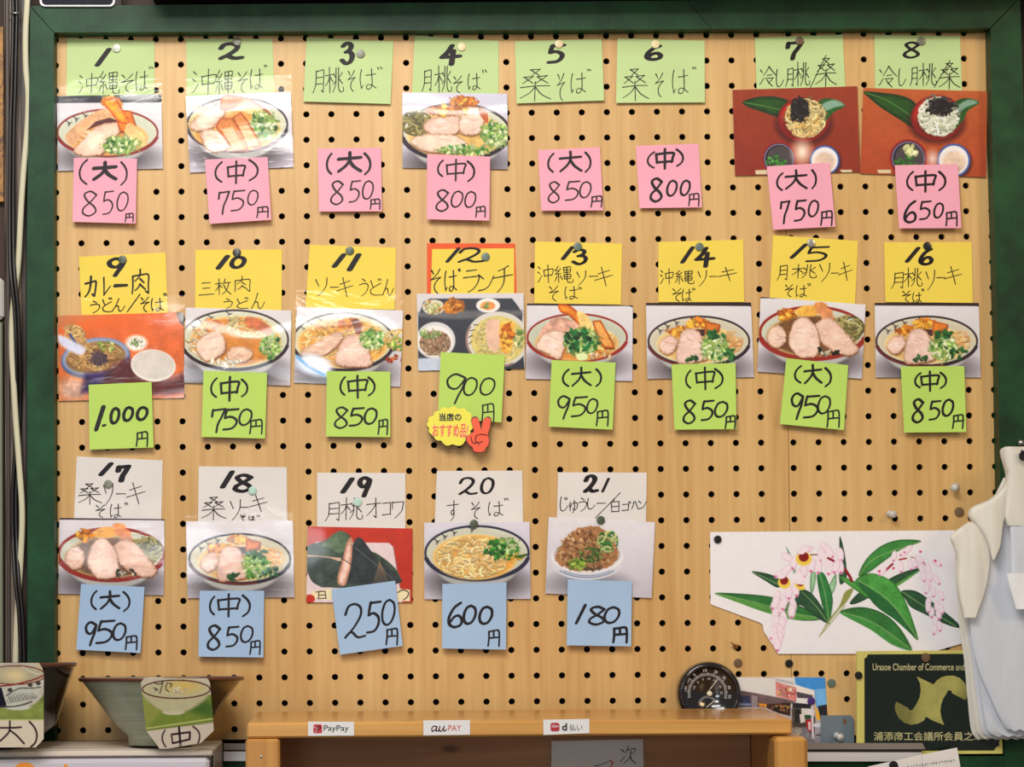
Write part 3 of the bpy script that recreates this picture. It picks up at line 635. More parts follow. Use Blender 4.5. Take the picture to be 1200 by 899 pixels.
    def sheet(s, name, parent, m):
        h, w = s.nv, s.nu; x, y = s.xy[..., 0], s.xy[..., 1]
        V = PA(x, y, s.sh.depth(x, y)+0.00012)
        col = srgb(np.clip((s.A*(1+0.03*s.n0[..., None])-150)*1.13+141, 0, 255))
        return np_mesh(name, V, grid_faces(w, h), m, parent, True, np.clip(col*PRINT_GAIN, 0, 0.92))
PRINT_GAIN = 1.17

def print_mat(name, rough, coat, bump, bs):
    m, nt, b = node_mat(name); N, L = nt.nodes, nt.links
    a = N.new('ShaderNodeVertexColor'); a.layer_name = 'Print'; L.new(a.outputs[0], b.inputs['Base Color'])
    b.inputs['Specular IOR Level'].default_value = 0.3; b.inputs['Roughness'].default_value = rough; b.inputs['Coat Weight'].default_value = coat; b.inputs['Coat Roughness'].default_value = 0.07
    tc = N.new('ShaderNodeTexCoord'); n = N.new('ShaderNodeTexNoise'); n.inputs['Scale'].default_value = bs; n.inputs['Detail'].default_value = 2
    L.new(tc.outputs['Object'], n.inputs['Vector']); bn = N.new('ShaderNodeBump'); bn.inputs['Strength'].default_value = bump; bn.inputs['Distance'].default_value = 0.004
    L.new(n.outputs['Fac'], bn.inputs['Height']); L.new(bn.outputs[0], b.inputs['Coat Normal'])
    return m
M_PHOTO = print_mat('glossy_photo_print', 0.5, 0.42, 0.22, 9)
M_MATTE = print_mat('matte_print', 0.55, 0.12, 0.1, 30)
M_BACK = mat('photo_paper_back', C(222, 218, 214), rough=0.6, vary=0.03)
def film_mat():
    """clear crinkled wrap: see-through, with a mirror-like surface"""
    m = bpy.data.materials.new('clear_plastic_film'); m.use_nodes = True; nt = m.node_tree; N, L = nt.nodes, nt.links
    N.remove(N['Principled BSDF']); out = N['Material Output']
    t = N.new('ShaderNodeBsdfTransparent'); t.inputs[0].default_value = (1, 1, 1, 1); g = N.new('ShaderNodeBsdfGlossy'); g.inputs['Roughness'].default_value = 0.09
    fr = N.new('ShaderNodeFresnel'); fr.inputs['IOR'].default_value = 1.28; mx = N.new('ShaderNodeMixShader')
    tc = N.new('ShaderNodeTexCoord'); mp = N.new('ShaderNodeMapping'); mp.inputs['Rotation'].default_value = (0, 0.6, 0); mp.inputs['Scale'].default_value = (7, 7, 24); L.new(tc.outputs['Object'], mp.inputs['Vector'])
    n = N.new('ShaderNodeTexNoise'); n.inputs['Scale'].default_value = 1; n.inputs['Detail'].default_value = 3; n.inputs['Distortion'].default_value = 1.5
    L.new(mp.outputs[0], n.inputs['Vector']); bn = N.new('ShaderNodeBump'); bn.inputs['Strength'].default_value = 0.5; bn.inputs['Distance'].default_value = 0.003
    L.new(n.outputs['Fac'], bn.inputs['Height']); L.new(bn.outputs[0], g.inputs['Normal'])
    L.new(fr.outputs[0], mx.inputs[0]); L.new(t.outputs[0], mx.inputs[1]); L.new(g.outputs[0], mx.inputs[2]); L.new(mx.outputs[0], out.inputs[0])
    return m
M_FILM = film_mat()

RED, DARK, BLUE = (150, 52, 44), (52, 36, 42), (60, 76, 120)
NOOD = [(226, 194, 130), (236, 208, 150), (214, 176, 108)]
GREENN = [(138, 130, 84), (164, 152, 100), (112, 106, 66)]
GREY1, GREY2 = (212, 208, 210), (194, 190, 194)

def f1(p):
    p.bg(GREY1, GREY2); p.poly("300,540 960,540 960,600 300,604", (52, 50, 62), .1); p.bowl(630, 778, 298, 140, (140, 54, 50), (204, 206, 188))
    p.soup(628, 806, 238, 104); p.noo(520, 780, 120, 50, 26, NOOD)
    p.poly("385,820 400,772 500,690 600,640 700,650 690,690 560,720 470,810 440,850", (214, 170, 130), .2, 1.5, True); p.poly("500,770 560,712 640,690 690,706 690,722 620,722 560,742", (96, 44, 40), .2)
    p.meat("430,890 470,830 560,745 690,715 712,755 660,820 600,900 500,915", (220, 184, 166)); p.egg(655, 600, 60, 34, 8); p.fishcake("690,640 770,650 800,740 770,780 700,770 680,700", (224, 128, 36))
    p.poly("600,590 680,580 730,660 760,720 700,720 640,650", (230, 150, 50), .4, 1.5, True, (190, 100, 30)); p.poly("760,720 850,790 860,850 800,850 730,780", (222, 184, 130), .25, 1.5, True)
    p.onion(710, 850, 110, 55, 30)
def f2(p):
    p.bg((213, 208, 210), (196, 190, 200)); p.bowl(390, 730, 298, 162, (58, 44, 60)); p.ring(390, 735, 290, 156, 8, (120, 60, 60), 30, 150); p.soup(380, 756, 262, 128, (214, 160, 80)); p.noo(180, 700, 80, 90, 26, NOOD)
    p.meat("110,740 150,690 260,640 320,640 300,690 240,750 160,770", (222, 188, 172)); p.meat("175,800 200,760 290,770 345,850 300,885 220,880", (226, 196, 182))
    p.poly("290,600 310,560 400,560 490,590 560,640 590,680 520,670 400,640 300,650", (206, 112, 44), .35, 1.5, True, (160, 70, 26)); p.poly("380,630 480,620 560,660 600,710 560,700 440,660", (236, 206, 150), .2, 1.5, True)
    p.onion(540, 740, 90, 84, 34); p.fishcake("262,740 290,690 360,690 440,800 455,880 370,880", (208, 138, 76)); p.fishcake("360,690 410,655 450,700 530,840 520,870 450,850", (214, 144, 82))
    p.poly("300,760 360,740 430,870 370,880", (220, 176, 130), .1); p.poly("400,740 450,730 520,850 455,860", (222, 182, 136), .1)
def f4(p):
    p.bg((200, 196, 212), (186, 182, 192)); p.bowl(570, 775, 322, 170, (60, 46, 56), wd=16); p.soup(570, 790, 285, 140, (214, 176, 110)); p.noo(340, 720, 90, 70, 60, GREENN, 8, 80)
    p.meat("380,740 440,690 590,680 580,780 440,790", (216, 178, 164)); p.meat("590,700 640,630 740,640 730,740 690,790 600,780", (220, 184, 170)); p.meat("300,830 380,790 560,790 640,850 560,890 400,890", (226, 200, 180))
    p.egg(520, 650, 120, 30, 16); p.egg(620, 595, 80, 34, 12, (226, 140, 56)); p.poly("700,640 750,650 760,720 730,700", (176, 96, 54), .3, 1.5, True); p.onion(800, 790, 90, 76, 40); p.onion(620, 880, 150, 30, 24)
def cold(p, cx, cy, noodles, small, s2, table):
    p.bg(table[0], table[1], .06); p.poly(small['leaf1'], (44, 84, 34), .2, 1.2, True, (34, 66, 28), 12); p.line(small['rib1'], (96, 134, 66), 5)
    p.e(cx, cy+28, 160, 118, (70, 24, 18), soft=14); p.e(cx, cy, 152, 132, (138, 30, 26)); p.e(cx, cy-4, 136, 116, (176, 44, 34), n=.1); p.e(cx, cy+30, 128, 90, (120, 26, 22), soft=8)
    p.poly(small['leaf2'], (46, 92, 44), .2, 1.2, True); p.poly(small['shine'], (130, 160, 140), .1, 3, True)
    p.e(cx+10, cy-14, 118, 112, tuple(v*.6 for v in noodles[0]), n=.3, rag=.25); p.noo(cx+10, cy-10, 116, 110, 120, noodles, 9, 60)
    p.e(small['no'][0], small['no'][1], small['no'][2], small['no'][3], (44, 34, 38), 0, 2, .5, .5); p.bits(small['no'][0], small['no'][1], small['no'][2], small['no'][3], 26, [(40, 32, 38), (84, 76, 86), (30, 24, 30)], 13, .35)
    x, y, r = s2[0]; p.e(x, y, r, r, (150, 44, 50)); p.e(x, y, r*.9, r*.9, (44, 38, 50)); p.ring(x, y, r*.84, r*.84, 5, (150, 140, 170)); p.e(x+5, y, r*.75, r*.75, (84, 76, 78), n=.1); p.bits(x-18, y+30, r*.6, r*.5, 60, [(60, 140, 50), (90, 170, 70), (40, 110, 40)], 8)
    x, y, r = s2[1]; p.e(x+4, y+10, r*1.04, r, (70, 26, 20), soft=8); p.e(x, y, r, r, (76, 98, 160)); p.e(x, y, r*.88, r*.88, (226, 220, 218)); p.e(x, y+10, r*.7, r*.66, (214, 190, 170), n=.15, soft=6)
def f7(p):
    L = dict(leaf1="150,148 230,120 330,115 420,140 470,200 440,260 350,235 250,200 190,180", rib1="160,150 270,170 400,200", leaf2="600,145 680,130 752,168 690,205 640,260 600,320 560,300", shine="620,160 690,135 748,165 690,180 630,200", no=(485, 195, 54, 74))
    cold(p, 510, 250, NOOD+[(206, 190, 140)], L, [(365, 480, 100), (632, 490, 88)], ((150, 68, 42), (140, 56, 36))); p.e(500, 440, 46, 60, (236, 214, 196), soft=24)
    p.poly("225,548 300,545 300,572 228,572", (206, 190, 160)); p.poly("720,545 792,545 792,565 740,568", (206, 190, 160))
def f8(p):
    L = dict(leaf1="258,88 340,90 480,110 560,150 620,240 570,305 470,250 360,180 300,130", rib1="270,92 400,140 540,230", leaf2="790,160 860,125 938,150 870,200 840,260 780,320 740,320", shine="800,180 870,135 930,150 860,180 810,215", no=(712, 172, 78, 50))
    cold(p, 690, 240, [(224, 224, 204), (234, 234, 218), (206, 210, 184)], L, [(522, 476, 110), (788, 490, 98)], ((180, 98, 56), (168, 78, 46)))
    p.bits(535, 430, 40, 26, 14, [(206, 206, 150), (220, 220, 170)], 18, .7); p.e(665, 480, 30, 40, (220, 190, 180), soft=16); p.poly("338,545 420,545 420,565 350,565", (206, 190, 160))
def f9(p):
    p.bg((204, 106, 56), (210, 122, 66), .12); p.poly("330,430 700,430 560,470 400,500 330,520", (170, 134, 112), .2, 8); p.poly("1030,430 1090,430 1090,520 1050,490", (60, 56, 62)); p.e(620, 480, 260, 60, (214, 112, 46), soft=40)
    p.e(560, 700, 205, 120, (94, 104, 138), -8); p.e(560, 690, 196, 108, (146, 156, 182), -8, soft=3); p.e(560, 695, 176, 92, (150, 120, 78), -8, n=.3)
    p.noo(560, 690, 160, 80, 80, [(190, 150, 96), (164, 120, 70), (206, 176, 120)], 9, 60); p.e(575, 700, 60, 40, (84, 66, 74), n=.4, rag=.5); p.bits(620, 640, 60, 40, 12, [(140, 170, 70), (200, 210, 130)], 12)
    p.poly("370,520 440,500 500,560 500,660 470,700 420,590", (190, 150, 100), .3, 4, True); p.noo(440, 580, 60, 70, 24, [(206, 176, 120), (178, 140, 90)], 9, 60); p.line("410,560 460,640", (80, 90, 130), 16)
    p.poly("340,560 430,600 500,640 470,680 380,640 340,600", (206, 206, 222), .1, 6, True); p.e(800, 610, 62, 46, (222, 214, 206), n=.2, soft=6); p.bits(800, 605, 40, 26, 20, [(120, 150, 70), (230, 230, 210)], 9)
    p.poly("640,760 760,700 820,800 1000,830 1070,790 1070,900 520,900 560,840", (96, 40, 44), .2, 12, True); p.e(900, 850, 150, 50, (110, 44, 30), soft=20); p.e(898, 742, 132, 94, (220, 214, 206), 6); p.e(898, 736, 122, 84, (204, 196, 188), 6, n=.06)
    p.e(430, 880, 90, 70, (206, 170, 150), n=.3, soft=20); p.poly("500,790 640,780 560,900 480,900", (70, 44, 96), .3, 12)
def f10(p):
    p.bg((206, 200, 200), (196, 190, 196)); p.bowl(375, 592, 318, 178, (56, 36, 44)); p.soup(380, 600, 268, 150, (204, 136, 66)); p.noo(200, 600, 110, 90, 40, [(226, 206, 176), (206, 176, 130)], 9); p.noo(480, 520, 110, 60, 30, NOOD)
    p.egg(240, 500, 60, 30, 10, (226, 160, 80)); p.bits(350, 490, 50, 36, 12, [(230, 206, 150), (240, 224, 190)], 22, .6); p.poly("440,460 520,470 600,540 580,580 520,540 450,510", (190, 110, 70), .3, 4, True)
    p.meat("150,610 200,560 280,535 320,600 310,670 210,715 160,670", (226, 196, 178)); p.meat("330,700 345,645 400,630 475,650 470,700 400,725", (216, 172, 138)); p.onion(585, 630, 60, 72, 30); p.bits(330, 720, 90, 24, 14, [(230, 220, 196)], 16, .6)
def f11(p):
    p.bg((208, 204, 208), (190, 184, 190)); p.bowl(1010, 602, 300, 172, (56, 40, 50)); p.soup(1010, 610, 268, 146, (214, 160, 80)); p.noo(1010, 600, 230, 120, 70, NOOD); p.poly("900,560 960,500 1000,520 1010,560 960,600", (230, 170, 90), .3, 2, True)
    p.bits(920, 520, 70, 40, 24, [(240, 190, 110), (226, 160, 80)], 18, .4); p.egg(1050, 500, 70, 34, 12); p.poly("1060,480 1100,470 1120,540 1090,560", (140, 80, 60), .3, 2, True)
    p.meat("760,660 880,590 985,540 1010,580 960,640 900,680 800,690", (196, 164, 140)); p.meat("960,720 1010,590 1080,560 1140,600 1175,700 1170,745 1040,750", (212, 180, 170))
    p.onion(1190, 590, 80, 60, 40); p.noo(1340, 590, 90, 60, 40, NOOD); p.bits(1330, 610, 60, 40, 14, [(130, 160, 60), (200, 210, 120)], 14)
    p.e(840, 740, 110, 60, (214, 222, 236), 14, 10); p.line("740,690 800,740 900,800", (130, 180, 220), 18); p.e(860, 730, 70, 36, (232, 226, 236), 14, 8); p.bits(1320, 700, 60, 20, 10, [(226, 150, 70), (180, 80, 50)], 14)
def f12(p):
    p.bg((204, 198, 200), (196, 190, 192)); p.poly("350,460 380,370 420,350 900,348 940,400 960,440 960,600 975,780 350,780", (66, 68, 76), .1); p.poly("350,700 560,690 500,790 340,790", (190, 196, 210), .05, 4); p.poly("350,430 480,420 960,420 960,450 560,470 350,456", (110, 108, 112), .1, 6)
    p.e(440, 400, 66, 44, (214, 206, 186), n=.1); p.bits(440, 395, 50, 34, 30, [(226, 150, 80), (220, 214, 160), (190, 200, 130)], 14, .4); p.e(560, 395, 62, 44, (196, 128, 44), n=.4, rag=.3); p.bits(560, 385, 50, 36, 18, [(214, 150, 60), (176, 104, 34)], 16)
    p.e(760, 390, 70, 42, (222, 218, 214)); p.e(758, 392, 44, 26, (226, 150, 90), n=.2); p.bits(740, 390, 26, 18, 8, [(130, 160, 90), (230, 180, 120)], 10)
    p.e(452, 595, 116, 108, (206, 202, 202)); p.e(450, 600, 104, 92, (226, 220, 216)); p.e(450, 610, 92, 74, (166, 134, 106), n=.3); p.bits(450, 612, 90, 70, 150, [(176, 146, 116), (150, 116, 92), (196, 170, 140)], 8, .6); p.bits(420, 552, 60, 28, 26, [(130, 160, 90), (196, 206, 150)], 11, .4)
    p.e(815, 590, 186, 164, (206, 200, 190)); p.ring(815, 590, 180, 158, 6, (130, 60, 50), 60, 210); p.e(818, 592, 160, 140, (206, 190, 120), n=.1); p.noo(810, 600, 140, 120, 60, [(222, 206, 150), (206, 186, 120)], 8)
    p.poly("750,490 800,470 826,490 822,640 780,655 752,600", (222, 184, 160), .1, 1.5, True); p.poly("830,500 900,490 916,520 890,660 836,650", (238, 176, 84), .3, 1.5, True); p.bits(940, 580, 36, 46, 16, [(130, 160, 90), (210, 200, 150)], 14); p.egg(870, 560, 36, 70, 6, (240, 190, 90))
    for a in (170, 185, 200, 215): t = math.radians(a); p.line([(815+170*math.cos(t), 590+150*math.sin(t)), (815+150*math.cos(t+.1), 590+132*math.sin(t+.1))], (60, 44, 50), 5)
def topdark(p, y0, y1, x0, x1): p.poly([(x0, y0-30), (x1, y0-30), (x1, y1+14), (x1-30, y1+4), (x0, y1)], (54, 36, 42), .1)
def f13(p):
    p.bg((213, 208, 210), (190, 184, 192)); topdark(p, 378, 390, 80, 715); p.bowl(382, 578, 296, 142, (150, 44, 34), (196, 198, 180), lines=False); p.soup(380, 610, 244, 104, (206, 140, 70)); p.noo(540, 600, 60, 60, 24, NOOD)
    p.poly("160,560 220,480 300,460 380,500 360,560 240,570", (206, 160, 140), .35, 2, True); p.meat("140,640 170,570 240,535 320,560 300,660 270,705 200,670", (222, 190, 178)); p.poly("270,385 330,385 390,430 450,480 460,520 400,510 330,450 285,430", (222, 136, 44), .35, 1.5, True, (184, 92, 30))
    p.poly("380,430 440,450 500,560 560,640 480,640 420,560", (236, 200, 130), .25, 2, True); p.fishcake("470,480 520,475 590,600 600,640 540,640 500,590", (222, 160, 90)); p.onion(410, 610, 100, 84, 40); p.bits(390, 590, 80, 60, 30, [(24, 96, 44), (40, 120, 60), (20, 70, 36)], 18, .5); p.e(410, 690, 34, 22, (214, 224, 170)); p.bits(520, 680, 60, 24, 14, [(236, 206, 170), (220, 150, 80)], 12)
def f14(p, dx=0, top=True):
    p.bg((213, 208, 210), (192, 186, 192))
    if top: topdark(p, 425, 440, 60+dx, 720+dx)
    p.bowl(395+dx, 650, 300, 150, (54, 38, 50), (206, 198, 176)); p.ring(395+dx, 652, 296, 146, 8, (130, 50, 46), 70, 170); p.soup(390+dx, 668, 240, 112, (214, 176, 120)); p.noo(590+dx, 650, 60, 60, 24, [(226, 190, 140), (230, 170, 110)])
    p.egg(290+dx, 590, 80, 28, 14, (232, 150, 50)); p.egg(385+dx, 540, 60, 26, 10, (236, 168, 60)); p.fishcake([(430+dx, 530), (520+dx, 550), (510+dx, 590), (430+dx, 604)], (212, 128, 54)); p.poly([(350+dx, 580), (430+dx, 580), (430+dx, 620), (380+dx, 620)], (80, 50, 50), .2)
    p.meat([(160+dx, 690), (180+dx, 640), (230+dx, 615), (270+dx, 640), (262+dx, 690), (210+dx, 728)], (216, 178, 168)); p.meat([(265+dx, 770), (272+dx, 660), (300+dx, 590), (350+dx, 575), (400+dx, 600), (440+dx, 700), (440+dx, 755), (340+dx, 780)], (210, 176, 170))
    p.onion(490+dx, 690, 80, 78, 40); p.bits(580+dx, 720, 50, 30, 12, [(30, 90, 44), (60, 120, 60)], 16); p.bits(490+dx, 610, 60, 20, 12, [(50, 110, 60)], 16, .5); p.bits(360+dx, 750, 40, 16, 8, [(60, 100, 60)], 14)
def f15(p, f17=False):
    # drawn for number 15; number 17 shows the same dish
    dx = -410 if f17 else 0; dy = -3 if f17 else 0
    p.bg((213, 208, 210), (190, 184, 192)); topdark(p, 390+dy, 398+dy, 740+dx, 1390+dx); cx, cy = 1062+dx, 600+dy; p.bowl(cx, cy, 316, 158, (150, 50, 38), (202, 202, 186), wd=18, lines=False); p.soup(cx, cy+16, 270, 124, (120, 84, 52))
    p.noo(1270+dx, 570+dy, 90, 70, 60, GREENN+[(176, 166, 110)], 9, 90); p.egg(910+dx, 490+dy, 52, 34, 10); p.poly([(960+dx, 470+dy), (1020+dx, 440+dy), (1090+dx, 450+dy), (1080+dx, 500+dy), (980+dx, 500+dy)], (232, 176, 84), .25, 2, True)
    p.e(1110+dx, 440+dy, 40, 20, (222, 150, 90), 10, n=.2); p.e(1130+dx, 476+dy, 50, 26, (216, 146, 100), 10, n=.2); p.e(1150+dx, 510+dy, 36, 22, (206, 140, 100), n=.2)
    p.meat([(790+dx, 640+dy), (810+dx, 580+dy), (860+dx, 555+dy), (900+dx, 590+dy), (900+dx, 660+dy), (840+dx, 690+dy)], (212, 176, 160)); p.meat([(1060+dx, 600+dy), (1100+dx, 530+dy), (1180+dx, 520+dy), (1290+dx, 640+dy), (1330+dx, 700+dy), (1270+dx, 735+dy), (1170+dx, 700+dy)], (210, 172, 158))
    p.meat([(920+dx, 640+dy), (950+dx, 540+dy), (1010+dx, 505+dy), (1080+dx, 560+dy), (1105+dx, 660+dy), (1080+dx, 735+dy), (990+dx, 745+dy), (940+dx, 700+dy)], (222, 188, 178)); p.bits(1150+dx, 710+dy, 60, 22, 12, [(40, 40, 30), (90, 80, 60), (210, 200, 180)], 14)
def f17(p): f15(p, True)
def f18(p):
    f14(p, dx=10, top=False)
def f19(p):
    p.bg((186, 62, 40), (176, 58, 36), .08); p.poly("850,525 1280,532 1305,556 1345,800 1360,900 780,900 800,700", (214, 196, 198), .04); p.line("1304,556 1345,800", (150, 120, 120), 4)
    p.poly("790,560 900,520 985,465 1050,490 1060,560 1200,590 1330,700 1300,780 900,790 800,700", (70, 84, 70), .3, 1.5, True); p.poly("890,540 985,462 1045,500 1000,590 930,560", (104, 124, 100), .25, 1.5, True); p.poly("800,600 1000,620 1000,640 800,612", (196, 166, 150), .1)
    p.poly("800,615 980,640 960,760 880,790 800,700", (78, 88, 84), .3, 2, True); p.poly("1060,560 1110,500 1200,610 1330,720 1330,770 1050,770 1010,780", (60, 66, 68), .3, 1.5, True); p.line("1080,560 1180,640 1300,740", (100, 106, 104), 5)
    p.poly("975,755 1010,620 1035,520 1065,505 1060,620 1050,690 1020,780", (226, 188, 176), .25, 1.5, True, (190, 140, 120)); p.line("1000,620 1120,700", (40, 48, 50), 4)
    for k in range(7): p.line([(1190+k*14, 770), (1210+k*7, 700), (1222, 640)], (130, 110, 90), 4)
    p.poly("820,815 945,800 945,868 835,858", (226, 212, 176)); p.poly("1330,800 1402,806 1402,874 1330,872", (226, 212, 176)); p.e(815, 860, 30, 26, (190, 60, 40))
    for q in ("868,818 905,815 910,856", "868,818 866,858", "872,838 906,836", "850,820 890,814", "862,858 912,856"): p.line(q, (40, 34, 36), 5, curve=False)
    p.line("1332,822 1360,808 1392,820 1388,846 1366,864", (40, 34, 36), 6)
def f20(p):
    p.bg((206, 200, 208), (190, 186, 196)); p.bowl(695, 590, 308, 162, (54, 54, 76), (206, 204, 188), wd=14); p.soup(685, 614, 248, 134, (214, 160, 76)); p.e(670, 616, 215, 120, (208, 160, 92), n=.25)
    p.noo(670, 614, 210, 116, 150, [(232, 204, 146), (238, 214, 166), (222, 186, 122)], 11, 60); p.onion(860, 560, 90, 56, 40); p.bits(800, 570, 60, 50, 20, [(60, 140, 50), (90, 170, 70), (40, 110, 40)], 16, .5); p.bits(910, 610, 60, 16, 14, [(230, 190, 60), (90, 130, 60)], 12); p.line("940,615 985,600", (40, 90, 50), 12)
def f21(p):
    p.bg((213, 208, 210), (196, 190, 198)); p.e(440, 770, 190, 60, (130, 128, 134), soft=24); p.e(440, 650, 205, 100, (206, 204, 208)); p.e(440, 612, 212, 98, (222, 218, 220), soft=2); p.ring(440, 650, 186, 84, 5, (96, 116, 150), 30, 150); p.ring(440, 640, 180, 84, 4, (96, 116, 150), 40, 140)
    p.e(440, 600, 198, 86, (190, 184, 186)); p.poly("250,630 290,540 350,470 440,435 540,450 600,520 625,600 600,650 500,692 350,690", (166, 122, 82), .3, 2, True, rag=14)
    p.bits(440, 570, 170, 115, 320, [(196, 150, 104), (176, 128, 84), (216, 180, 136), (140, 96, 62)], 9, .6); p.noo(560, 520, 60, 60, 20, [(60, 120, 60), (90, 150, 80), (196, 200, 140)], 10, 60); p.bits(380, 660, 50, 30, 20, [(180, 200, 100), (130, 160, 60)], 16); p.noo(460, 600, 70, 40, 14, [(130, 150, 80), (90, 110, 60)], 9); p.bits(480, 680, 60, 14, 14, [(110, 90, 70)], 9)

PHOTOS = [
(1, 0, 0, "66.4,112.6 189,110.4 191,197.6 68,200.4", f1, 0.0012, 'sliced pork and fried cake', 1),
(2, 200, 0, "217.6,112.6 340.6,107.6 344,195.6 222.6,202.4", f2, 0.0022, 'pork and cut fishcake slices', 1),
(4, 420, 0, "471.6,108.4 594.4,110 595,198.4 471.6,196.6", f4, 0.0030, 'green noodles, pork and egg in a bowl', 0),
(7, 840, 90, "858.4,105.4 1004.6,101 1008,201.4 861.4,206", f7, 0.0005, 'brown noodles between two leaves', 0),
(8, 960, 90, "1011.6,103 1157,107 1155.6,207.6 1008,203.4", f8, 0.0005, 'white noodles between two leaves', 0),
(9, 0, 280, "68,370 215,366 216,466 69,470", f9, 0.0012, 'curry noodles and white rice', 1),
(10, 200, 280, "217.6,360.4 341.4,364 340,452 215,448.6", f10, 0.0024, 'boiled pork slabs and onion', 0),
(11, 200, 280, "348,359.6 472.4,364 469,453.4 344.4,448.4", f11, 0.0014, 'rib pork and greens', 1),
(12, 420, 280, "488.4,344.4 613.4,343.6 615,432 490,434.6", f12, 0.0016, 'a set lunch on a dark tray', 0),
(13, 600, 280, "617.6,355.6 741.6,358 741,446.6 616,444", f13, 0.0006, 'pork, fried fish and bright greens', 0),
(14, 740, 270, "757,355 880,354.4 883.6,442 758.6,444", f14, 0.0005, 'pork and cabbage bowl', 0),
(15, 740, 270, "891.4,348 1014.4,357 1010,444 887.4,435.6", f15, 0.0005, 'three pork pieces in red rimmed bowl', 0),
(16, 960, 270, "1025,355 1147,355 1149.4,442.4 1026.4,442.4", lambda p: f14(p, dx=235), 0.0005, 'pork and cabbage bowl', 0),
(17, 0, 530, "69.6,607 192.6,608.4 192,697.6 68.4,696", f17, 0.0012, 'large pork slices, film catching light', 1),
(18, 200, 530, "218,611 343,610 345,700 220,701", f18, 0.0008, 'pork, egg and onion', 1),
(19, 200, 530, "360.6,617 483.4,619.4 483,706 359,706", f19, 0.0006, 'a leaf wrapped rice cake on red', 0),
(20, 420, 530, "497,612.6 620.6,611.6 622,702 497.4,702.4", f20, 0.0008, 'plain noodles with spring onion', 1),
(21, 600, 530, "643,606 767.6,612 763.6,701 639,695.6", f21, 0.0005, 'a small bowl of brown seasoned rice', 1),
]
for num, ox, oy, q, fn, bow, what, film in PHOTOS:
    q = [tuple(float(a) for a in p.split(',')) for p in q.split()]
    sh = Sheet(q, 0.0026, bow=bow, wav=0.0003)
    pt = Paint(sh, ox, oy if num != 18 else oy-5, 5.0); fn(pt)
    c = P(sum(p[0] for p in q)/4, q[3][1], 0)
    t = thing('food_photo', f'glossy photo of {what}, under the {NW[num]} card', 'photo', c, 'food photos pinned under the menu cards')
    paper(sh, 'backing', M_BACK, t, off=-0.0004)
    pt.sheet('print', t, M_PHOTO)
    if film:
        q2 = [(q[0][0]-1, q[0][1]-20), (q[1][0]+1, q[1][1]-20), (q[2][0]+1, q[2][1]+1), (q[3][0]-1, q[3][1]+1)]
        s2 = Sheet(q2, 0.0034, bow=bow+0.0006, wav=0.0005); _, V = s2.grid(40, 40)
        np_mesh('plastic_film', V, grid_faces(40, 40), M_FILM, t)['label'] = 'clear crinkled film over the photo'
# ------------------------------------------------------ the wall, the strip left of the board, the pegboard
M_WALLB = wood('dark_wall_boards', C(70, 48, 34), C(38, 26, 20), vertical=True, rough=0.7)
def wbox(name, x0, x1, y0, y1, z0, z1, m, bev=0.0):
    return struct(MB().box((x0, y0, z0), (x1, y1, z1), bev).build(name, m))
wbox('wall_back', -1.3, 2.4, 0.046, 0.12, 0.0, 3.0, M_WALLB)
M_FLOOR = mat('floor_concrete', C(120, 108, 96), rough=0.7, scale=(3, 3, 3))
wbox('floor', -1.3, 2.4, -3.6, 0.12, -0.05, 0.0, M_FLOOR)

M_POST = mat('worn_brown_paint', C(124, 108, 94), rough=0.5, vary=0.35, scale=(60, 60, 9), bump=0.5, bscale=(160, 160, 40), col2=C(60, 46, 38))
def flake_mat():
    m, nt, b = node_mat('flaking_silver_paint'); N, L = nt.nodes, nt.links
    tc = N.new('ShaderNodeTexCoord'); v = N.new('ShaderNodeTexNoise'); v.inputs['Scale'].default_value = 330; v.inputs['Detail'].default_value = 6; L.new(tc.outputs['Object'], v.inputs['Vector'])
    n = N.new('ShaderNodeTexNoise'); n.inputs['Scale'].default_value = 4; L.new(tc.outputs['Object'], n.inputs['Vector'])
    a = N.new('ShaderNodeMath'); a.operation = 'ADD'; L.new(v.outputs['Fac'], a.inputs[0]); L.new(n.outputs['Fac'], a.inputs[1])
    r = N.new('ShaderNodeValToRGB'); r.color_ramp.elements[0].position = 1.04; r.color_ramp.elements[1].position = 1.16
    r.color_ramp.elements[0].color = C(64, 50, 42); r.color_ramp.elements[1].color = C(150, 146, 152); L.new(a.outputs[0], r.inputs[0]); L.new(r.outputs[0], b.inputs['Base Color'])
    b.inputs['Roughness'].default_value = 0.45; return m
M_FLAKE = flake_mat()
def px_slab(name, x0, x1, y0, y1, d0, d1, m, bev=0.0):
    """box whose front face covers the given picture rectangle"""
    a, b = P(x0, y0, d1), P(x1, y1, d1)
    return MB().box((a.x, -d0, a.z), (b.x, -d1, b.z), bev).build(name, m)
struct(px_slab('trim_1', 4.5, 33, -40, 960, -0.046, -0.0165, M_POST, 0.002))
struct(px_slab('trim_2', 6, 13, -40, 960, -0.0165, -0.0140, M_FLAKE, 0.001))
struct(px_slab('trim_3', 24, 32.5, -40, 960, -0.0165, -0.0140, M_FLAKE, 0.001))
M_GOLD = mat('gold_patterned_wallpaper', C(168, 116, 44), rough=0.5, vary=0.5, scale=(60, 60, 60), col2=C(84, 50, 22), dist=2.0)
M_GREYP = mat('grey_green_panel', C(128, 130, 108), rough=0.5, vary=0.1)
struct(px_slab('trim_4', -60, 4.2, 32, 236, -0.046, -0.036, M_GOLD))
struct(px_slab('trim_5', -60, 3.8, 378, 960, -0.046, -0.030, M_GREYP, 0.001))
_sw = thing('switch_plate', 'white round edged plate half out of view at the left edge of the frame', 'switch plate', P(-12, 352, -0.046))
px_slab('plate', -34, 4.2, 326, 374, -0.0455, -0.034, mat('white_plastic', C(216, 210, 200), rough=0.4), 0.004).parent = _sw
_sw.children[0].matrix_parent_inverse = Matrix.Translation(_sw.location).inverted()

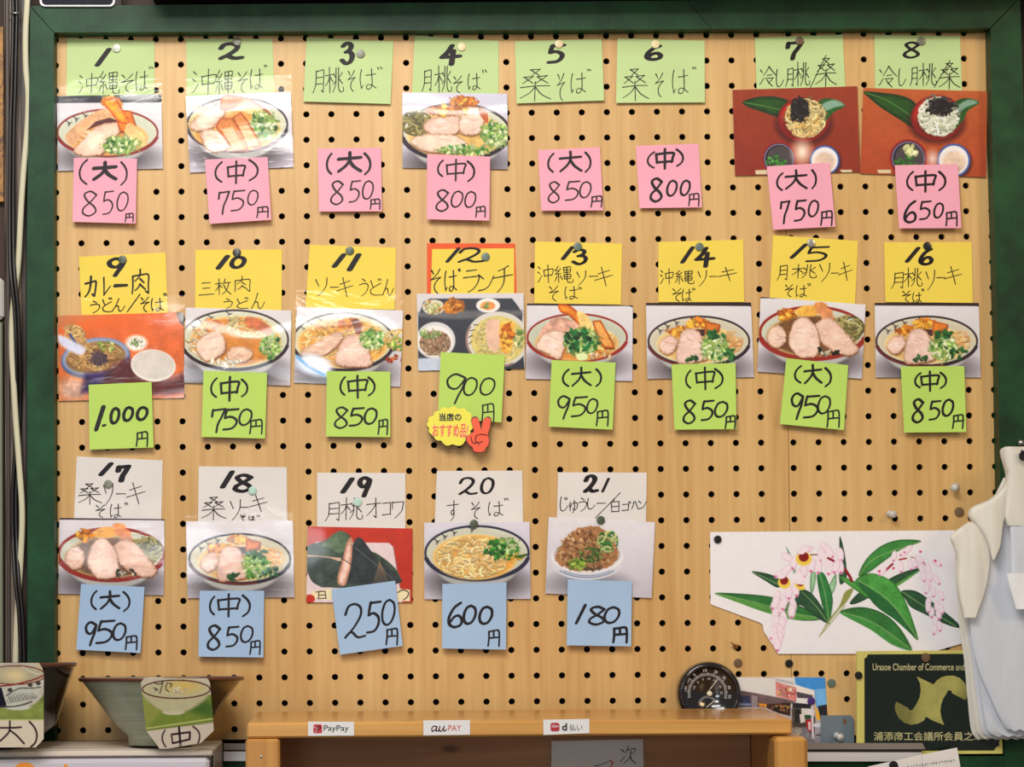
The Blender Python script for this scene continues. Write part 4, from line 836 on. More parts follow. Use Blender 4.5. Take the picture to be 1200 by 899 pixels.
M_BLACK = mat('black_cable_rubber', C(24, 20, 20), rough=0.38, vary=0.2)
M_CREAM = mat('cream_cable_sheath', C(214, 206, 172), rough=0.45, vary=0.06)
def cable(name, label, pts, r, m, flat=1.0):
    p3 = [P(x, y, d) for x, y, d in catmull(pts, 8)]
    o = MB().tube(p3, r, 12, flat).build(name, m, smooth=True); return tag(o, label, 'cable')
cable('cable', 'cream flat cable running down beside the board frame', [(33, -30, .004), (32, 0, .004), (30, 40, .004), (30.5, 80, .004), (33, 110, .004), (32, 150, .004), (28.5, 190, .004), (25, 240, .003), (22, 300, .001), (19, 330, .0), (14.5, 370, -.003), (14, 410, -.003), (16, 450, -.002), (18.5, 490, -.001), (22.5, 545, .002), (26, 600, .004), (24.5, 650, .003), (21.5, 700, .001), (19, 750, -.001), (18, 800, -.001), (18, 880, -.001)], 0.0036, M_CREAM, 0.6)
for k, lab in ((0, 'left of two black cables clipped together on the brown post'), (1, 'right of two black cables clipped together on the brown post')):
    o = k*4.4
    cable('cable', lab, [(14+o, -30, -.002), (15+o, 0, -.002), (15.3+o, 16, -.002), (14.4+o, 60, -.002), (13.5+o, 100, -.002), (11.8+o, 160, -.002), (11.2+o, 240, -.002), (11.6+o, 300, .003), (13.5+o, 330, .008), (17+o, 365, .008), (19+o, 410, .006), (20+o, 445, -.002), (19.4+o, 475, -.009), (18+o, 520, -.0095), (14.5+o, 580, -.009), (15+o, 630, -.006), (16.4+o, 660, .004), (18+o, 685, .010), (22+o, 720, .011), (24+o, 775, .01), (24+o, 880, .01)], 0.0022, M_BLACK)
_c = tag(MB().tube([P(11, 17, -.008), P(11.6, 15.6, .001), P(15, 15, .004), P(20, 15.2, .004), P(24, 15.6, .001), P(25, 17, -.008)], 0.0009, 8).build('cable_clip', M_PINS['silver'], smooth=True), 'small metal staple clip holding the two black cables near the top', 'cable clip')

# pegboard ------------------------------------------------------------
def peg_panel(name, xs, x0, x1, j0, j1, zb, m, parent, rj=0.003825):
    """a sheet with real round holes every 30 mm; cells share the outline x0..x1"""
    V, Fq = [], []; n = 16; pz = 0.0306; th = 0.005
    cuts = [x0]+[(a+b)/2 for a, b in zip(xs[:-1], xs[1:])]+[x1]
    for j in range(j0, j1+1):
        zc = 2.0-pz*j; zt, zl = (zc+pz/2 if j > j0 else zc+0.014), (zc-pz/2 if j < j1 else zb)
        for i, xc in enumerate(xs):
            a, b = cuts[i], cuts[i+1]; k = len(V)
            for t in range(n):
                an = 2*math.pi*t/n; V.append((xc+rj*math.cos(an), 0, zc+rj*math.sin(an)))
            for t in range(n):
                an = 2*math.pi*t/n; V.append((xc+rj*math.cos(an), th, zc+rj*math.sin(an)))
            sq = []
            for t in range(n):
                an = 2*math.pi*t/n; c, s = math.cos(an), math.sin(an); q = 1/max(abs(c), abs(s)); c *= q; s *= q
                V.append((xc+(b-xc)*c if c > 0 else xc+(xc-a)*c, 0, zc+(zt-zc)*s if s > 0 else zc+(zc-zl)*s))
            for t in range(n):
                u = (t+1) % n
                Fq.append((k+t, k+2*n+t, k+2*n+u, k+u)); Fq.append((k+t, k+u, k+n+u, k+n+t))
    me = bpy.data.meshes.new(name); me.from_pydata(V, [], Fq); me.update()
    return link(name, me, parent, m)
def peg_mat():
    m, nt, b = node_mat('pegboard_ply'); N, L = nt.nodes, nt.links
    tc = N.new('ShaderNodeTexCoord')
    def nz(sc, det):
        mp = N.new('ShaderNodeMapping'); mp.inputs['Scale'].default_value = sc; L.new(tc.outputs['Object'], mp.inputs['Vector'])
        n = N.new('ShaderNodeTexNoise'); n.inputs['Scale'].default_value = 1; n.inputs['Detail'].default_value = det; L.new(mp.outputs[0], n.inputs['Vector']); return n
    g = nz((120, 1, 5), 5); w_ = nz((9, 1, 1.3), 3); bl = nz((3, 3, 3), 2)
    m1 = N.new('ShaderNodeMath'); m1.operation = 'MULTIPLY_ADD'; L.new(g.outputs['Fac'], m1.inputs[0]); m1.inputs[1].default_value = 0.4
    m2 = N.new('ShaderNodeMath'); m2.operation = 'MULTIPLY_ADD'; L.new(w_.outputs['Fac'], m2.inputs[0]); m2.inputs[1].default_value = 0.45
    m3 = N.new('ShaderNodeMath'); m3.operation = 'MULTIPLY'; L.new(bl.outputs['Fac'], m3.inputs[0]); m3.inputs[1].default_value = 0.15
    L.new(m3.outputs[0], m2.inputs[2]); L.new(m2.outputs[0], m1.inputs[2])
    r = N.new('ShaderNodeValToRGB'); e = r.color_ramp.elements; e[0].position = 0.36; e[1].position = 0.64
    e[0].color = C(194, 148, 86); e[1].color = C(222, 182, 120); L.new(m1.outputs[0], r.inputs[0]); L.new(r.outputs[0], b.inputs['Base Color'])
    b.inputs['Roughness'].default_value = 0.42; b.inputs['Specular IOR Level'].default_value = 0.4; return m
M_PEG = peg_mat()
board = thing('pegboard', 'large perforated light wood pegboard in a green painted wooden frame', 'pegboard', Vector((0.55, 0.0, 1.19)), None)
XS_L = [0.03*i for i in range(29)]; seam = 0.8722
peg_panel('perforated_panel', XS_L, -0.028, seam, 0, 27, 2.0-0.0306*27-0.012, M_PEG, board)
XS_R = [0.8785+0.03*i for i in range(9)]
peg_panel('perforated_panel', XS_R, seam+0.0006, 1.135, 0, 27, 2.0-0.0306*27-0.012, M_PEG, board)
M_DARKB = mat('dark_backing', C(34, 24, 20), rough=0.9)
MB().box((-0.03, 0.016, 1.10), (1.14, 0.03, 2.012)).build('backing_board', M_DARKB, board)
def green_mat():
    m, nt, b = node_mat('green_gloss_paint'); N, L = nt.nodes, nt.links
    tc = N.new('ShaderNodeTexCoord'); n = N.new('ShaderNodeTexNoise'); n.inputs['Scale'].default_value = 26; n.inputs['Detail'].default_value = 6; L.new(tc.outputs['Object'], n.inputs['Vector'])
    r = N.new('ShaderNodeValToRGB'); r.color_ramp.elements[0].color = C(14, 46, 25); r.color_ramp.elements[1].color = C(27, 74, 42); r.color_ramp.elements[0].position = .3; r.color_ramp.elements[1].position = .7
    L.new(n.outputs['Fac'], r.inputs[0])
    v = N.new('ShaderNodeTexVoronoi'); v.inputs['Scale'].default_value = 42; L.new(tc.outputs['Object'], v.inputs['Vector'])
    kr = N.new('ShaderNodeValToRGB'); kr.color_ramp.elements[0].position = 0.012; kr.color_ramp.elements[1].position = 0.024; kr.color_ramp.elements[0].color = (1, 1, 1, 1); kr.color_ramp.elements[1].color = (0, 0, 0, 1)
    L.new(v.outputs['Distance'], kr.inputs[0]); mx = N.new('ShaderNodeMixRGB'); L.new(kr.outputs[0], mx.inputs[0]); L.new(r.outputs[0], mx.inputs[1]); mx.inputs[2].default_value = C(120, 140, 120)
    L.new(mx.outputs[0], b.inputs['Base Color']); b.inputs['Roughness'].default_value = 0.46; b.inputs['Specular IOR Level'].default_value = 0.22
    mp = N.new('ShaderNodeMapping'); mp.inputs['Scale'].default_value = (180, 180, 60); mp.inputs['Rotation'].default_value = (0, 0.8, 0); L.new(tc.outputs['Object'], mp.inputs['Vector'])
    n2 = N.new('ShaderNodeTexNoise'); n2.inputs['Scale'].default_value = 1; n2.inputs['Detail'].default_value = 4; L.new(mp.outputs[0], n2.inputs['Vector'])
    bn = N.new('ShaderNodeBump'); bn.inputs['Strength'].default_value = 0.3; bn.inputs['Distance'].default_value = 0.0006; L.new(n2.outputs['Fac'], bn.inputs['Height']); L.new(bn.outputs[0], b.inputs['Normal'])
    return m
M_GREEN = green_mat()
T = 0.022
def rail(pts, name='frame_rail'): return MB().prism(pts, -0.012, T).build(name, M_GREEN, board)
rail([(36, 7), (804.4, 0.5), (833.2, 33.6), (63.6, 38)])
rail([(805, 0.5), (1195, -3), (1160, 33), (833.9, 33.6)])
rail([(35.6, 8), (63.2, 38.6), (63.2, 60), (63.2, 300), (64, 600), (64.6, 900), (64.6, 960), (32, 960), (32, 600), (31, 300)])
rail([(1195.4, -2.4), (1205, 300), (1215, 960), (1178, 960), (1172.6, 600), (1170, 440), (1166, 280), (1163, 180), (1160.8, 33.6)])
rail([(65, 889), (1176.6, 886), (1177.6, 960), (65, 960)])
# a deep ledge above the picture: it throws the soft dark band on the top rail
ov = tag(MB().box((0.115, -0.115, 2.050), (1.5, 0.0455, 2.09), 0.002).build('overhead_ledge', M_WALLB), 'dark wooden ledge just above the board frame, at the top edge', 'ledge')
sg = thing('wall_sign', 'dark sign with a white rounded border above the top left of the frame', 'sign', P(90, 0, 0.0))
MB().prism(rounded(46.5, -46, 134.5, 7.4, 6), -0.030, 0.026).build('border', mat('white_sign_border', C(232, 230, 232), rough=0.35), sg)
MB().prism(rounded(48.8, -44, 132.2, 5.2, 5), 0.0262, 0.0272).build('face', mat('black_sign_face', C(22, 22, 36), rough=0.6, spec=0.2), sg)

# aluminium channel across the foot of the board ----------------------
M_ALU = mat('brushed_aluminium', C(212, 208, 206), rough=0.45, metal=0.2, vary=0.08, scale=(2, 200, 200))
ch = thing('metal_channel', 'pale metal double channel running along the foot of the board', 'rail', P(700, 884, 0.0))
MB().prism([(262, 871.5), (1081, 871), (1084.6, 878.2), (262, 879)], 0.0275, 0.0305).build('channel_lip', mat('grey_aluminium', C(140, 130, 120), rough=0.5, metal=0.3), ch)
MB().prism([(262, 881), (1080, 882), (1080, 892.5), (262, 892)], 0.0275, 0.0320).build('channel_lip', M_ALU, ch)
MB().prism([(262, 878), (1080, 878), (1080, 883), (262, 883)], 0.0275, 0.0290).build('channel_web', M_DARKB, ch)
MB().prism([(262, 886), (1079, 886.5), (1079, 892), (262, 891.6)], 0.0225, 0.0274).build('mounting_strip', M_DARKB, ch)

# wooden shelf box ------------------------------------------------------
M_SHELF = wood('varnished_pine', C(216, 162, 86), C(182, 124, 56), rough=0.3, coat=0.35, gs=55, ls=2.0)
M_SHELFV = wood('varnished_pine_upright', C(212, 156, 80), C(176, 116, 50), vertical=True, rough=0.32, coat=0.3, gs=70, ls=2.5)
M_SHELFB = wood('brown_back_board', C(190, 142, 98), C(156, 108, 70), rough=0.6, gs=40, ls=2.5)
D0 = 0.0325; D1 = 0.200
zt = P(600, 845, D1).z; zb_ = P(600, 863.2, D1).z; xl = P(289, 850, D1).x; xr = P(928.6, 850, D1).x
shf = thing('wooden_shelf', 'varnished pine box shelf with payment stickers on its front edge', 'shelf', Vector(((xl+xr)/2, -0.09, 1.13)))
SB = 1.02
top = MB().box((xl, -D1, zb_), (xr, -D0, zt), 0.0022).build('top_board', M_SHELF, shf)
px0, px1 = P(287.6, 870, D1+.004).x, P(327.5, 870, D1+.004).x
MB().box((px0, -D1-.004, SB), (px1, -D1+0.03, zb_-0.0006), 0.0025).build('side_post', M_SHELFV, shf)
MB().box((px0+0.006, -D1+0.031, SB), (px0+0.026, -D0, zb_-0.0006), 0.001).build('side_board', M_SHELFB, shf)
qx0, qx1 = P(908, 870, D1+.02).x, P(947, 870, D1+.02).x
MB().box((qx0, -D1-.02, SB), (qx1, -D1+0.03, zb_-0.0015), 0.004).build('side_post', M_SHELFV, shf)
MB().box((qx0+0.004, -D1+0.031, SB), (qx1-0.012, -D0, zb_-0.0006), 0.001).build('side_board', M_SHELFV, shf)
MB().box((px0+0.027, -D0-0.012, SB), (qx0+0.003, -D0-0.001, zb_-0.001)).build('back_board', M_SHELFB, shf)
for (x, y) in ((306, 887),): MB().lathe([(0.0016, 0), (0.0014, 0.0006), (0, 0.0008)], P(x, y, D1+.0041), seg=12).build('nail_head', M_PINS['silver'], shf)

M_STK = mat('sticker_white', C(228, 226, 226), rough=0.35, vary=0.01)
M_RED = mat('print_red', C(200, 40, 52), rough=0.4, vary=0.02); M_BLK = mat('print_black', C(40, 40, 44), rough=0.4, vary=0.02); M_WHT = mat('print_white', C(236, 232, 232), rough=0.4, vary=0.02)
M_AUR = mat('print_dull_red', C(196, 72, 66), rough=0.4, vary=0.02)
def flat(name, pts, d, m, parent): return MB().prism(pts, d-0.00025, d).build(name, m, parent)
DS = D1+0.0011
k1 = thing('payment_sticker', 'white payment sticker with a red square logo, left end of the shelf edge', 'sticker', P(388, 862, D1)); k1['group'] = 'payment stickers on the shelf edge'
flat('label', [(361, 845.8), (414.8, 846), (415, 862.2), (361, 862.6)], DS, M_STK, k1)
flat('logo_square', rounded(367.2, 849, 377.4, 859.2, 2), DS+.0005, M_RED, k1)
ik = Ink(); ik.stroke(catmull([(370.4, 857.6), (371.4, 851.6), (374.6, 851.4), (375, 854), (371.4, 855.4)], 5), 1.2, 1); ik.stroke([(367.6, 853), (369.6, 852)], .7, 1); ik.build('logo_letter', lambda x, y: x*0+DS+.0007, M_WHT, k1)
font_mesh('lettering', 'PayPay', (379.4, 850, 408.6, 858.6), DS+.0003, M_BLK, k1, bold=0.004); sub([o for o in k1.children if o.name.startswith('label')][0], 'logo_square', 'logo_letter', 'lettering')
k2 = thing('payment_sticker', 'white payment sticker with red lettering, middle of the shelf edge', 'sticker', P(523, 862, D1)); k2['group'] = 'payment stickers on the shelf edge'
flat('label', [(496.2, 844.4), (550.8, 844), (550.8, 861.2), (496.2, 862)], DS, M_STK, k2)
ik = Ink()
for st in ([(511.6, 851.6), (508, 851), (506, 854), (507, 857), (510, 855.4), (512, 851.6), (511, 856), (513.4, 856.4), (515.6, 851.2)], [(515.6, 851.2), (514.6, 855.4), (516.6, 857), (519.8, 853), (520.6, 851), (519.6, 855.6), (521.4, 856.8), (523.4, 854.6)]): ik.stroke(catmull(st, 5), 1.5, .6)
ik.build('script_letters', lambda x, y: x*0+DS+.0003, M_AUR, k2); font_mesh('lettering', 'PAY', (525.4, 849.8, 540.6, 856.6), DS+.0003, M_AUR, k2); sub([o for o in k2.children if o.name.startswith('label')][0], 'script_letters', 'lettering')
k3 = thing('payment_sticker', 'white payment sticker with a red rounded icon and black letter, right of the shelf edge', 'sticker', P(663, 861, D1)); k3['group'] = 'payment stickers on the shelf edge'
flat('label', [(636.6, 843.6), (690.6, 842.6), (690.8, 859.4), (636.8, 861.4)], DS, M_STK, k3)
flat('icon', rounded(645.2, 847.2, 655.6, 857, 2.4), DS+.0005, mat('icon_red', C(178, 44, 52), rough=.4, vary=.02), k3)
font_mesh('icon_letters', 'dan', (646.6, 849, 654.4, 852.6), DS+.0007, M_WHT, k3)
font_mesh('lettering', 'd', (658.6, 847.6, 664.6, 856.4), DS+.0003, M_BLK, k3, bold=0.03); font_mesh('lettering', '払い', (667.4, 848.8, 682.6, 856.4), DS+.0003, M_BLK, k3); sub([o for o in k3.children if o.name.startswith('label')][0], 'icon', 'icon_letters', 'lettering')
nb = D0+0.0135
nt_ = thing('notice_sheet', 'grey white laminated notice with handwriting inside the shelf', 'notice', P(700, 899, nb))
shn = Sheet([(646.4, 868.6), (753.4, 866.4), (756, 960), (645, 960)], nb, bow=0.001)
pn = paper(shn, 'paper', M_PAPER['white'], nt_); ik = Ink(); glyph(ik, '次', 725.6, 873, 746.4, 896, 1.4); ik.stroke(catmull([(696, 898), (704, 896.4), (713, 892.6)], 4), 1.2, .6); ik.stroke([(708, 960), (709, 905)], 1.3)
ik.build('lettering', shn.depth, M_INK, nt_); ik = Ink(); ik.stroke([(714.6, 891), (718.2, 894), (715.6, 899), (711, 904)], 1.7, .8); ik.build('red_arrow', shn.depth, M_RED, nt_); sub(pn, 'lettering', 'red_arrow')
s2 = Sheet([(640, 855.5+9), (760, 864), (762, 960), (640, 960)], nb+.0012, wav=.0006); _, V = s2.grid(30, 30); np_mesh('plastic_film', V, grid_faces(30, 30), M_FILM, nt_)

# appliance under the bowls -------------------------------------------
ZA = P(130, 866, 0.0).z; DA = 0.150
xa = P(249.6, 880, DA).x
M_APP = mat('ivory_enamel', C(216, 202, 186), rough=0.4, vary=0.05, scale=(20, 20, 20)); M_DOOR = mat('lilac_grey_door', C(198, 192, 202), rough=0.38, vary=0.015)
ap = thing('refrigerator', 'pale grey refrigerator with ivory top under the display bowls', 'refrigerator', Vector((-0.12, -0.075, 0.0)))
MB().box((-0.50, -DA+0.012, 0.02), (xa, -0.0262, ZA), 0.002).build('body', M_APP, ap)
MB().box((-0.50, -DA-0.004, ZA-0.0065), (xa, -DA+0.011, ZA-0.0002), 0.0015).build('top_trim', M_APP, ap)
MB().box((-0.50, -DA-0.016, 0.06), (xa-0.003, -DA+0.009, ZA-0.0085), 0.004).build('door', M_DOOR, ap)
MB().box((xa-0.002, -DA+0.002, 0.06), (xa-0.0005, -DA+0.011, ZA-0.008)).build('gasket', M_DARKB, ap)
MB().box((-0.49, -DA+0.02, 0.0), (xa-0.01, -0.03, 0.0195)).build('foot_plinth', M_DARKB, ap)
M_ORG = mat('orange_print', C(238, 146, 40), rough=0.4, vary=0.02)
MB().lathe([(0.0150, 0), (0.0150, 0.0004)], P(29, 909.5, DA+.0161), seg=40).build('orange_dot', M_ORG, ap)
MB().prism([(74.6, 897.6), (76.6, 895), (79, 897), (80.4, 910), (73, 910)], DA+.0161, DA+.0166).build('orange_mark', M_ORG, ap); sub([o for o in ap.children if o.name.split('.')[0] == 'door'][0], 'orange_mark', 'orange_dot', 'gasket')

# bowls ---------------------------------------------------------------
def glaze(name, ca, cb, split, w=0.004, rough=0.28, stripes=0.0):
    m, nt, b = node_mat(name); N, L = nt.nodes, nt.links; tc = N.new('ShaderNodeTexCoord'); sp = N.new('ShaderNodeSeparateXYZ'); L.new(tc.outputs['Object'], sp.inputs[0])
    mr = N.new('ShaderNodeMapRange'); mr.inputs[1].default_value = split-w; mr.inputs[2].default_value = split+w; L.new(sp.outputs[0], mr.inputs[0])
    mp = N.new('ShaderNodeMapping'); mp.inputs['Scale'].default_value = (6, 6, 230); L.new(tc.outputs['Object'], mp.inputs['Vector']); n = N.new('ShaderNodeTexNoise'); n.inputs['Scale'].default_value = 1; L.new(mp.outputs[0], n.inputs['Vector'])
    def ramp(c):
        r = N.new('ShaderNodeValToRGB'); r.color_ramp.elements[0].color = tuple(v*.8 for v in c[:3])+(1,); r.color_ramp.elements[1].color = c; r.color_ramp.elements[0].position = .35; r.color_ramp.elements[1].position = .6; L.new(n.outputs['Fac'], r.inputs[0]); return r
    mx = N.new('ShaderNodeMixRGB'); L.new(mr.outputs[0], mx.inputs[0]); L.new(ramp(ca).outputs[0], mx.inputs[1]); L.new(ramp(cb).outputs[0], mx.inputs[2]); L.new(mx.outputs[0], b.inputs['Base Color'])
    b.inputs['Roughness'].default_value = rough; b.inputs['Coat Weight'].default_value = .5; bn = N.new('ShaderNodeBump'); bn.inputs['Strength'].default_value = .25; bn.inputs['Distance'].default_value = .001; L.new(n.outputs['Fac'], bn.inputs['Height']); L.new(bn.outputs[0], b.inputs['Normal'])
    return m
def bowl(cx, cyr, R, prof, m, rimm, label, d=0.104, tilt=0.0):
    c = P(cx, cyr, d); t = thing('ceramic_bowl', label, 'bowl', Vector((c.x, -d, ZA+abs(tilt)*R*.42)), 'display bowls on the refrigerator')
    H = c.z-ZA; n = len(prof)
    out = [(r*R, h*H) for r, h in prof]; inn = [(max(r*R-0.0045, 0), h*H+0.004) for r, h in prof[2:][::-1]]; inn[-1] = (0, inn[-1][1])
    inn[0] = (prof[-1][0]*R-.003, H)
    o = MB().lathe([(0, .004), (prof[0][0]*R-.004, .004), (prof[0][0]*R-.004, 0)]+out+inn, (0, 0, 0), axis='z', seg=72).build('body', m, None, True)
    o.parent = t; o.rotation_euler = (tilt, 0, 0)
    r2 = MB().lathe([(R-.004, H+.0002), (R+.0004, H-.0006), (R+.0006, H-.0030), (R-.0012, H-.0048)], (0, 0, 0), axis='z', seg=72).build('rim_glaze', rimm, None, True); r2.parent = t; r2.rotation_euler = (tilt, 0, 0)
    return t
M_RIM = mat('brown_rim_glaze', C(96, 52, 34), rough=.3); M_RIM2 = mat('dark_rim_glaze', C(92, 52, 38), rough=.3)
bowl(-8, 779, 0.0925, [(.40, 0), (.40, .07), (.60, .14), (.76, .26), (.83, .45), (.90, .7), (.975, .93), (1, 1)], glaze('dark_tenmoku_glaze', C(32, 20, 16), C(28, 18, 14), 5, rough=.14), M_RIM2, 'glossy dark brown ceramic bowl at the far left of the refrigerator top', tilt=-0.045, d=.116)
bowl(189, 795.6, 0.0935, [(.40, 0), (.41, .13), (.44, .17), (.56, .30), (.70, .52), (.84, .75), (.96, .94), (1, 1)], glaze('celadon_glaze', C(168, 174, 148), C(84, 72, 46), 0.050), M_RIM, 'wide conical celadon green bowl right of the dark brown bowl', tilt=-0.05)
GRN, CRM = (150, 158, 92), (222, 210, 190)
def ruled(rows, n=60, m=44):
    """grid of picture points between a left and a right outline; rows = (y, xl, xr)"""
    ys = np.linspace(rows[0][0], rows[-1][0], n); R = np.array(rows, float); l = np.interp(ys, R[:, 0], R[:, 1]); r = np.interp(ys, R[:, 0], R[:, 2]); u = np.linspace(0, 1, m)
    return np.stack([l[:, None]*(1-u)+r[:, None]*u, np.repeat(ys[:, None], m, 1)], -1)
def size_card(rows, q, dt, db, label, fn, ox, oy, sc):
    xy = ruled(rows, 130, 120); sh = Sheet(q, dt, cb=0, ct=0); y0, y1 = rows[0][0], rows[-1][0]
    sh.depth = lambda x, y: dt+(db-dt)*(np.asarray(y, float)-y0)/(y1-y0)+0*np.asarray(x, float)
    p = Paint(sh, ox, oy, sc, res=1.7, xy=xy); fn(p)
    t = thing('size_card', label, 'card', P((rows[-1][1]+rows[-1][2])/2, y1, db), 'size cards leaning on the bowls')
    V = PA(xy[..., 0], xy[..., 1], sh.depth(xy[..., 0], xy[..., 1])-.0006); np_mesh('backing', V, grid_faces(120, 130)[:, ::-1], M_BACK, t); p.sheet('print', t, M_PHOTO); return t
def c1(p):   # zoom of 0,740 at 5.656
    p.bg((204, 190, 160), (200, 186, 170)); p.poly("-40,380 300,300 300,600 -40,600", (120, 132, 76), .1, 10); p.poly("-40,480 300,470 300,585 -40,585", (146, 158, 90), .1, 14)
    p.e(100, 350, 205, 168, (196, 190, 176), soft=2, n=.06); p.poly("-60,372 150,345 290,300 288,340 270,390 200,460 60,502 -60,500", (200, 198, 186), .06); p.poly("-60,380 10,372 44,495 -60,500", (34, 40, 56), .1); p.e(120, 505, 82, 18, (206, 206, 196))
    p.e(100, 290, 205, 62, (188, 180, 154), soft=2, n=.08); p.ring(100, 290, 200, 62, 7, (128, 54, 48)); p.line("-60,366 60,358 160,338 240,314 288,292", (140, 54, 50), 10); p.e(100, 290, 60, 34, (226, 206, 160), soft=16); p.line("150,235 200,265 260,285", (226, 222, 214), 5)
    p.line("40,430 80,400 140,376 200,378 270,370", (36, 36, 44), 6); p.line("-20,500 60,500 140,490 210,466", (40, 40, 48), 8)
    for k in range(11): p.line([(60+k*18, 400+abs(5-k)*3+20), (40+k*18, 480-k*3)], (60, 62, 66), 3.4); p.line([(50+k*17, 410), (76+k*17, 470-k*3)], (70, 72, 76), 2.6)
    for (x, y) in ((66, 388), (200, 356), (254, 344)):
        for a in range(5): p.e(x+10*math.cos(a*1.257), y+8*math.sin(a*1.257), 7, 6, (66, 56, 60))
    p.poly("-60,592 320,590 320,800 -60,800", CRM, .02); p.line("-60,588 320,588", (206, 206, 150), 10)
    for q in ("-30,640 60,640 140,636", "66,595 62,660 30,700 -20,745", "64,655 110,690 160,745", "195,598 230,640 245,690 232,740 205,765"): p.line(q, (58, 36, 46), 12)
size_card([(777, -38, 45.8), (783, -38, 49.6), (790, -38, 51.4), (866, -38, 51.2), (876, -38, 42)], [(-38, 777), (52, 777), (52, 876), (-38, 876)], 0.216, 0.184, 'card with a patterned bowl photo and the large size character, at far left', c1, 0, 740, 5.656)
def c2(p):   # zoom of 120,740 at 5.655
    p.bg((214, 204, 184), (206, 196, 172)); p.poly("250,420 740,420 740,640 280,660", (132, 150, 74), .08); p.poly("560,520 680,440 740,500 740,580", (92, 122, 66), .1, 14); p.poly("262,400 400,520 300,640 262,600", (160, 166, 92), .06, 12); p.line("285,645 740,578", (196, 200, 130), 10)
    p.poly("290,430 420,530 560,530 690,420", (184, 176, 140), .06, 6, True); p.e(470, 535, 74, 20, (214, 206, 178)); p.e(490, 385, 228, 62, (204, 196, 162), soft=2, n=.05); p.e(540, 370, 100, 40, (224, 196, 120), soft=14); p.poly("275,410 490,448 700,410 600,500 540,525 410,528 330,480", (200, 194, 158), .04, 4, True); p.ring(489, 384, 224, 60, 8, (92, 44, 40))
    for q in ("350,345 380,350 400,336", "400,345 390,380 380,410", "430,340 420,380 440,400", "440,345 460,350 450,370", "340,375 365,385 350,392"): p.line(q, (50, 40, 44), 6)
    p.bits(530, 385, 60, 24, 12, [(236, 226, 200)], 10); p.poly([(250, 668), (750, 598), (750, 820), (250, 820)], (218, 206, 190), .02); p.line("270,660 745,604", (120, 106, 80), 3)
    for q in ("415,655 398,690 400,730 420,766", "600,630 634,660 645,700 632,748", "458,690 466,740"): p.line(q, (64, 38, 46), 10)
    p.line("458,684 580,668 578,716 466,742", (56, 32, 42), 13, curve=False); p.line("508,636 518,766", (56, 32, 42), 14)
size_card([(795, 169, 243), (800, 165, 246), (855.5, 171, 250.6), (857, 171.6, 250), (871, 182.4, 235), (877.6, 187, 196)], [(165, 795), (250, 795), (250, 877), (165, 877)], 0.204, 0.166, 'octagonal card with photo of a cream bowl and the medium size character', c2, 120, 740, 5.655)
# ------------------------------------------------------ loose tacks and pins
thumbtack(841, 632.2, 'black', 'black round thumbtack at the top left corner of the flower print', 0.0022, .0046)
thumbtack(864.8, 777, 'brown', 'brown round thumbtack alone on the board right above the dial thermometer')
thumbtack(924.6, 777.6, 'black', 'black round thumbtack alone above the blue sky part of the shop photo', r=.0047)
thumbtack(974.4, 800.6, 'teal', 'grey green round thumbtack right of the shop photo')
thumbtack(1124, 600, 'brown', 'large brown round thumbtack between the flower print and the plastic bags', r=.0056)
thumbtack(1084.6, 770.6, 'brown', 'brown round thumbtack at the top edge of the dark green plaque', .0275, .0053)
thumbtack(1006, 791.6, 'black', 'small black thumbtack at the left border of the plaque', .0275, .0046)
M_CLEAR, nt_c, b_c = node_mat('clear_pin_plastic'); b_c.inputs['Transmission Weight'].default_value = .45; b_c.inputs['Base Color'].default_value = (0.9, 0.88, 0.84, 1); b_c.inputs['Roughness'].default_value = .12
def pushpin(x, y, label, tx=.3, tz=.3, d=0.001):
    c = P(x, y, d); t = thing('push_pin', label, 'push pin', c, 'clear barrel push pins')
    o = MB().lathe([(.0004, 0), (.0040, .001), (.0044, .002), (.0026, .004), (.0024, .009), (.0042, .0115), (.0044, .013), (0, .0134)], (0, 0, 0), seg=20).build('pin_head', M_CLEAR, None, True); o.parent = t; o.rotation_euler = (tx, 0, tz)
    o = MB().lathe([(.0005, .001), (.0005, -.006), (0, -.008)], (0, 0, 0), seg=8).build('needle', M_PINS['silver'], None); o.parent = t
pushpin(1120, 570, 'clear push pin in the board left of the hanging plastic bags', .2, -.4)
pushpin(1042, 602, 'clear push pin just above the flower print', .1, .15)
pushpin(980, 862, 'clear push pin on the grey metal plate', .1, .2, .006)
_t = thing('hook_remnant', 'small rusty bent hook stuck in a board hole below the flower print', 'hook', P(862, 757, 0.0))
M_RUST = mat('rusty_steel', C(150, 94, 44), rough=.6, vary=.4, metal=.3)
MB().tube([P(864, 760, -.002), P(862, 757, .004), P(858.6, 754.6, .007), P(856.4, 753, .006)], .0009, 8).build('hook_wire', M_RUST, _t, True)
MB().lathe([(.001, 0), (.0032, .0012), (.0028, .003), (0, .0042)], P(862, 758, .0006), seg=12).build('hook_base', M_RUST, _t, True)

# ------------------------------------------------------ thermometer dial
M_TB = mat('black_gloss_plastic', C(22, 20, 24), rough=.14, vary=.2, coat=.6); M_TD = mat('dial_face', C(20, 20, 30), rough=.35, vary=.1); M_TW = mat('dial_marks', C(190, 186, 184), rough=.45, vary=.03)
tc0 = P(829, 812, .001); th = thing('thermometer', 'round black dial thermometer and hygrometer standing behind the shelf', 'thermometer', Vector((tc0.x, -.006, tc0.z-.0375)))
MB().lathe([(.0372, 0), (.0377, .004), (.0374, .014), (.036, .0185), (.0335, .020), (.0312, .0188), (.0303, .0165)], tc0, seg=72).build('case', M_TB, th, True)
MB().lathe([(.0304, .0162), (.0001, .0162)], tc0, seg=72).build('dial', M_TD, th)
def dpt(r, a): t = math.radians(a); return (829+r*math.cos(t), 812-r*math.sin(t))
dd = lambda x, y: x*0+.0176
ik = Ink()
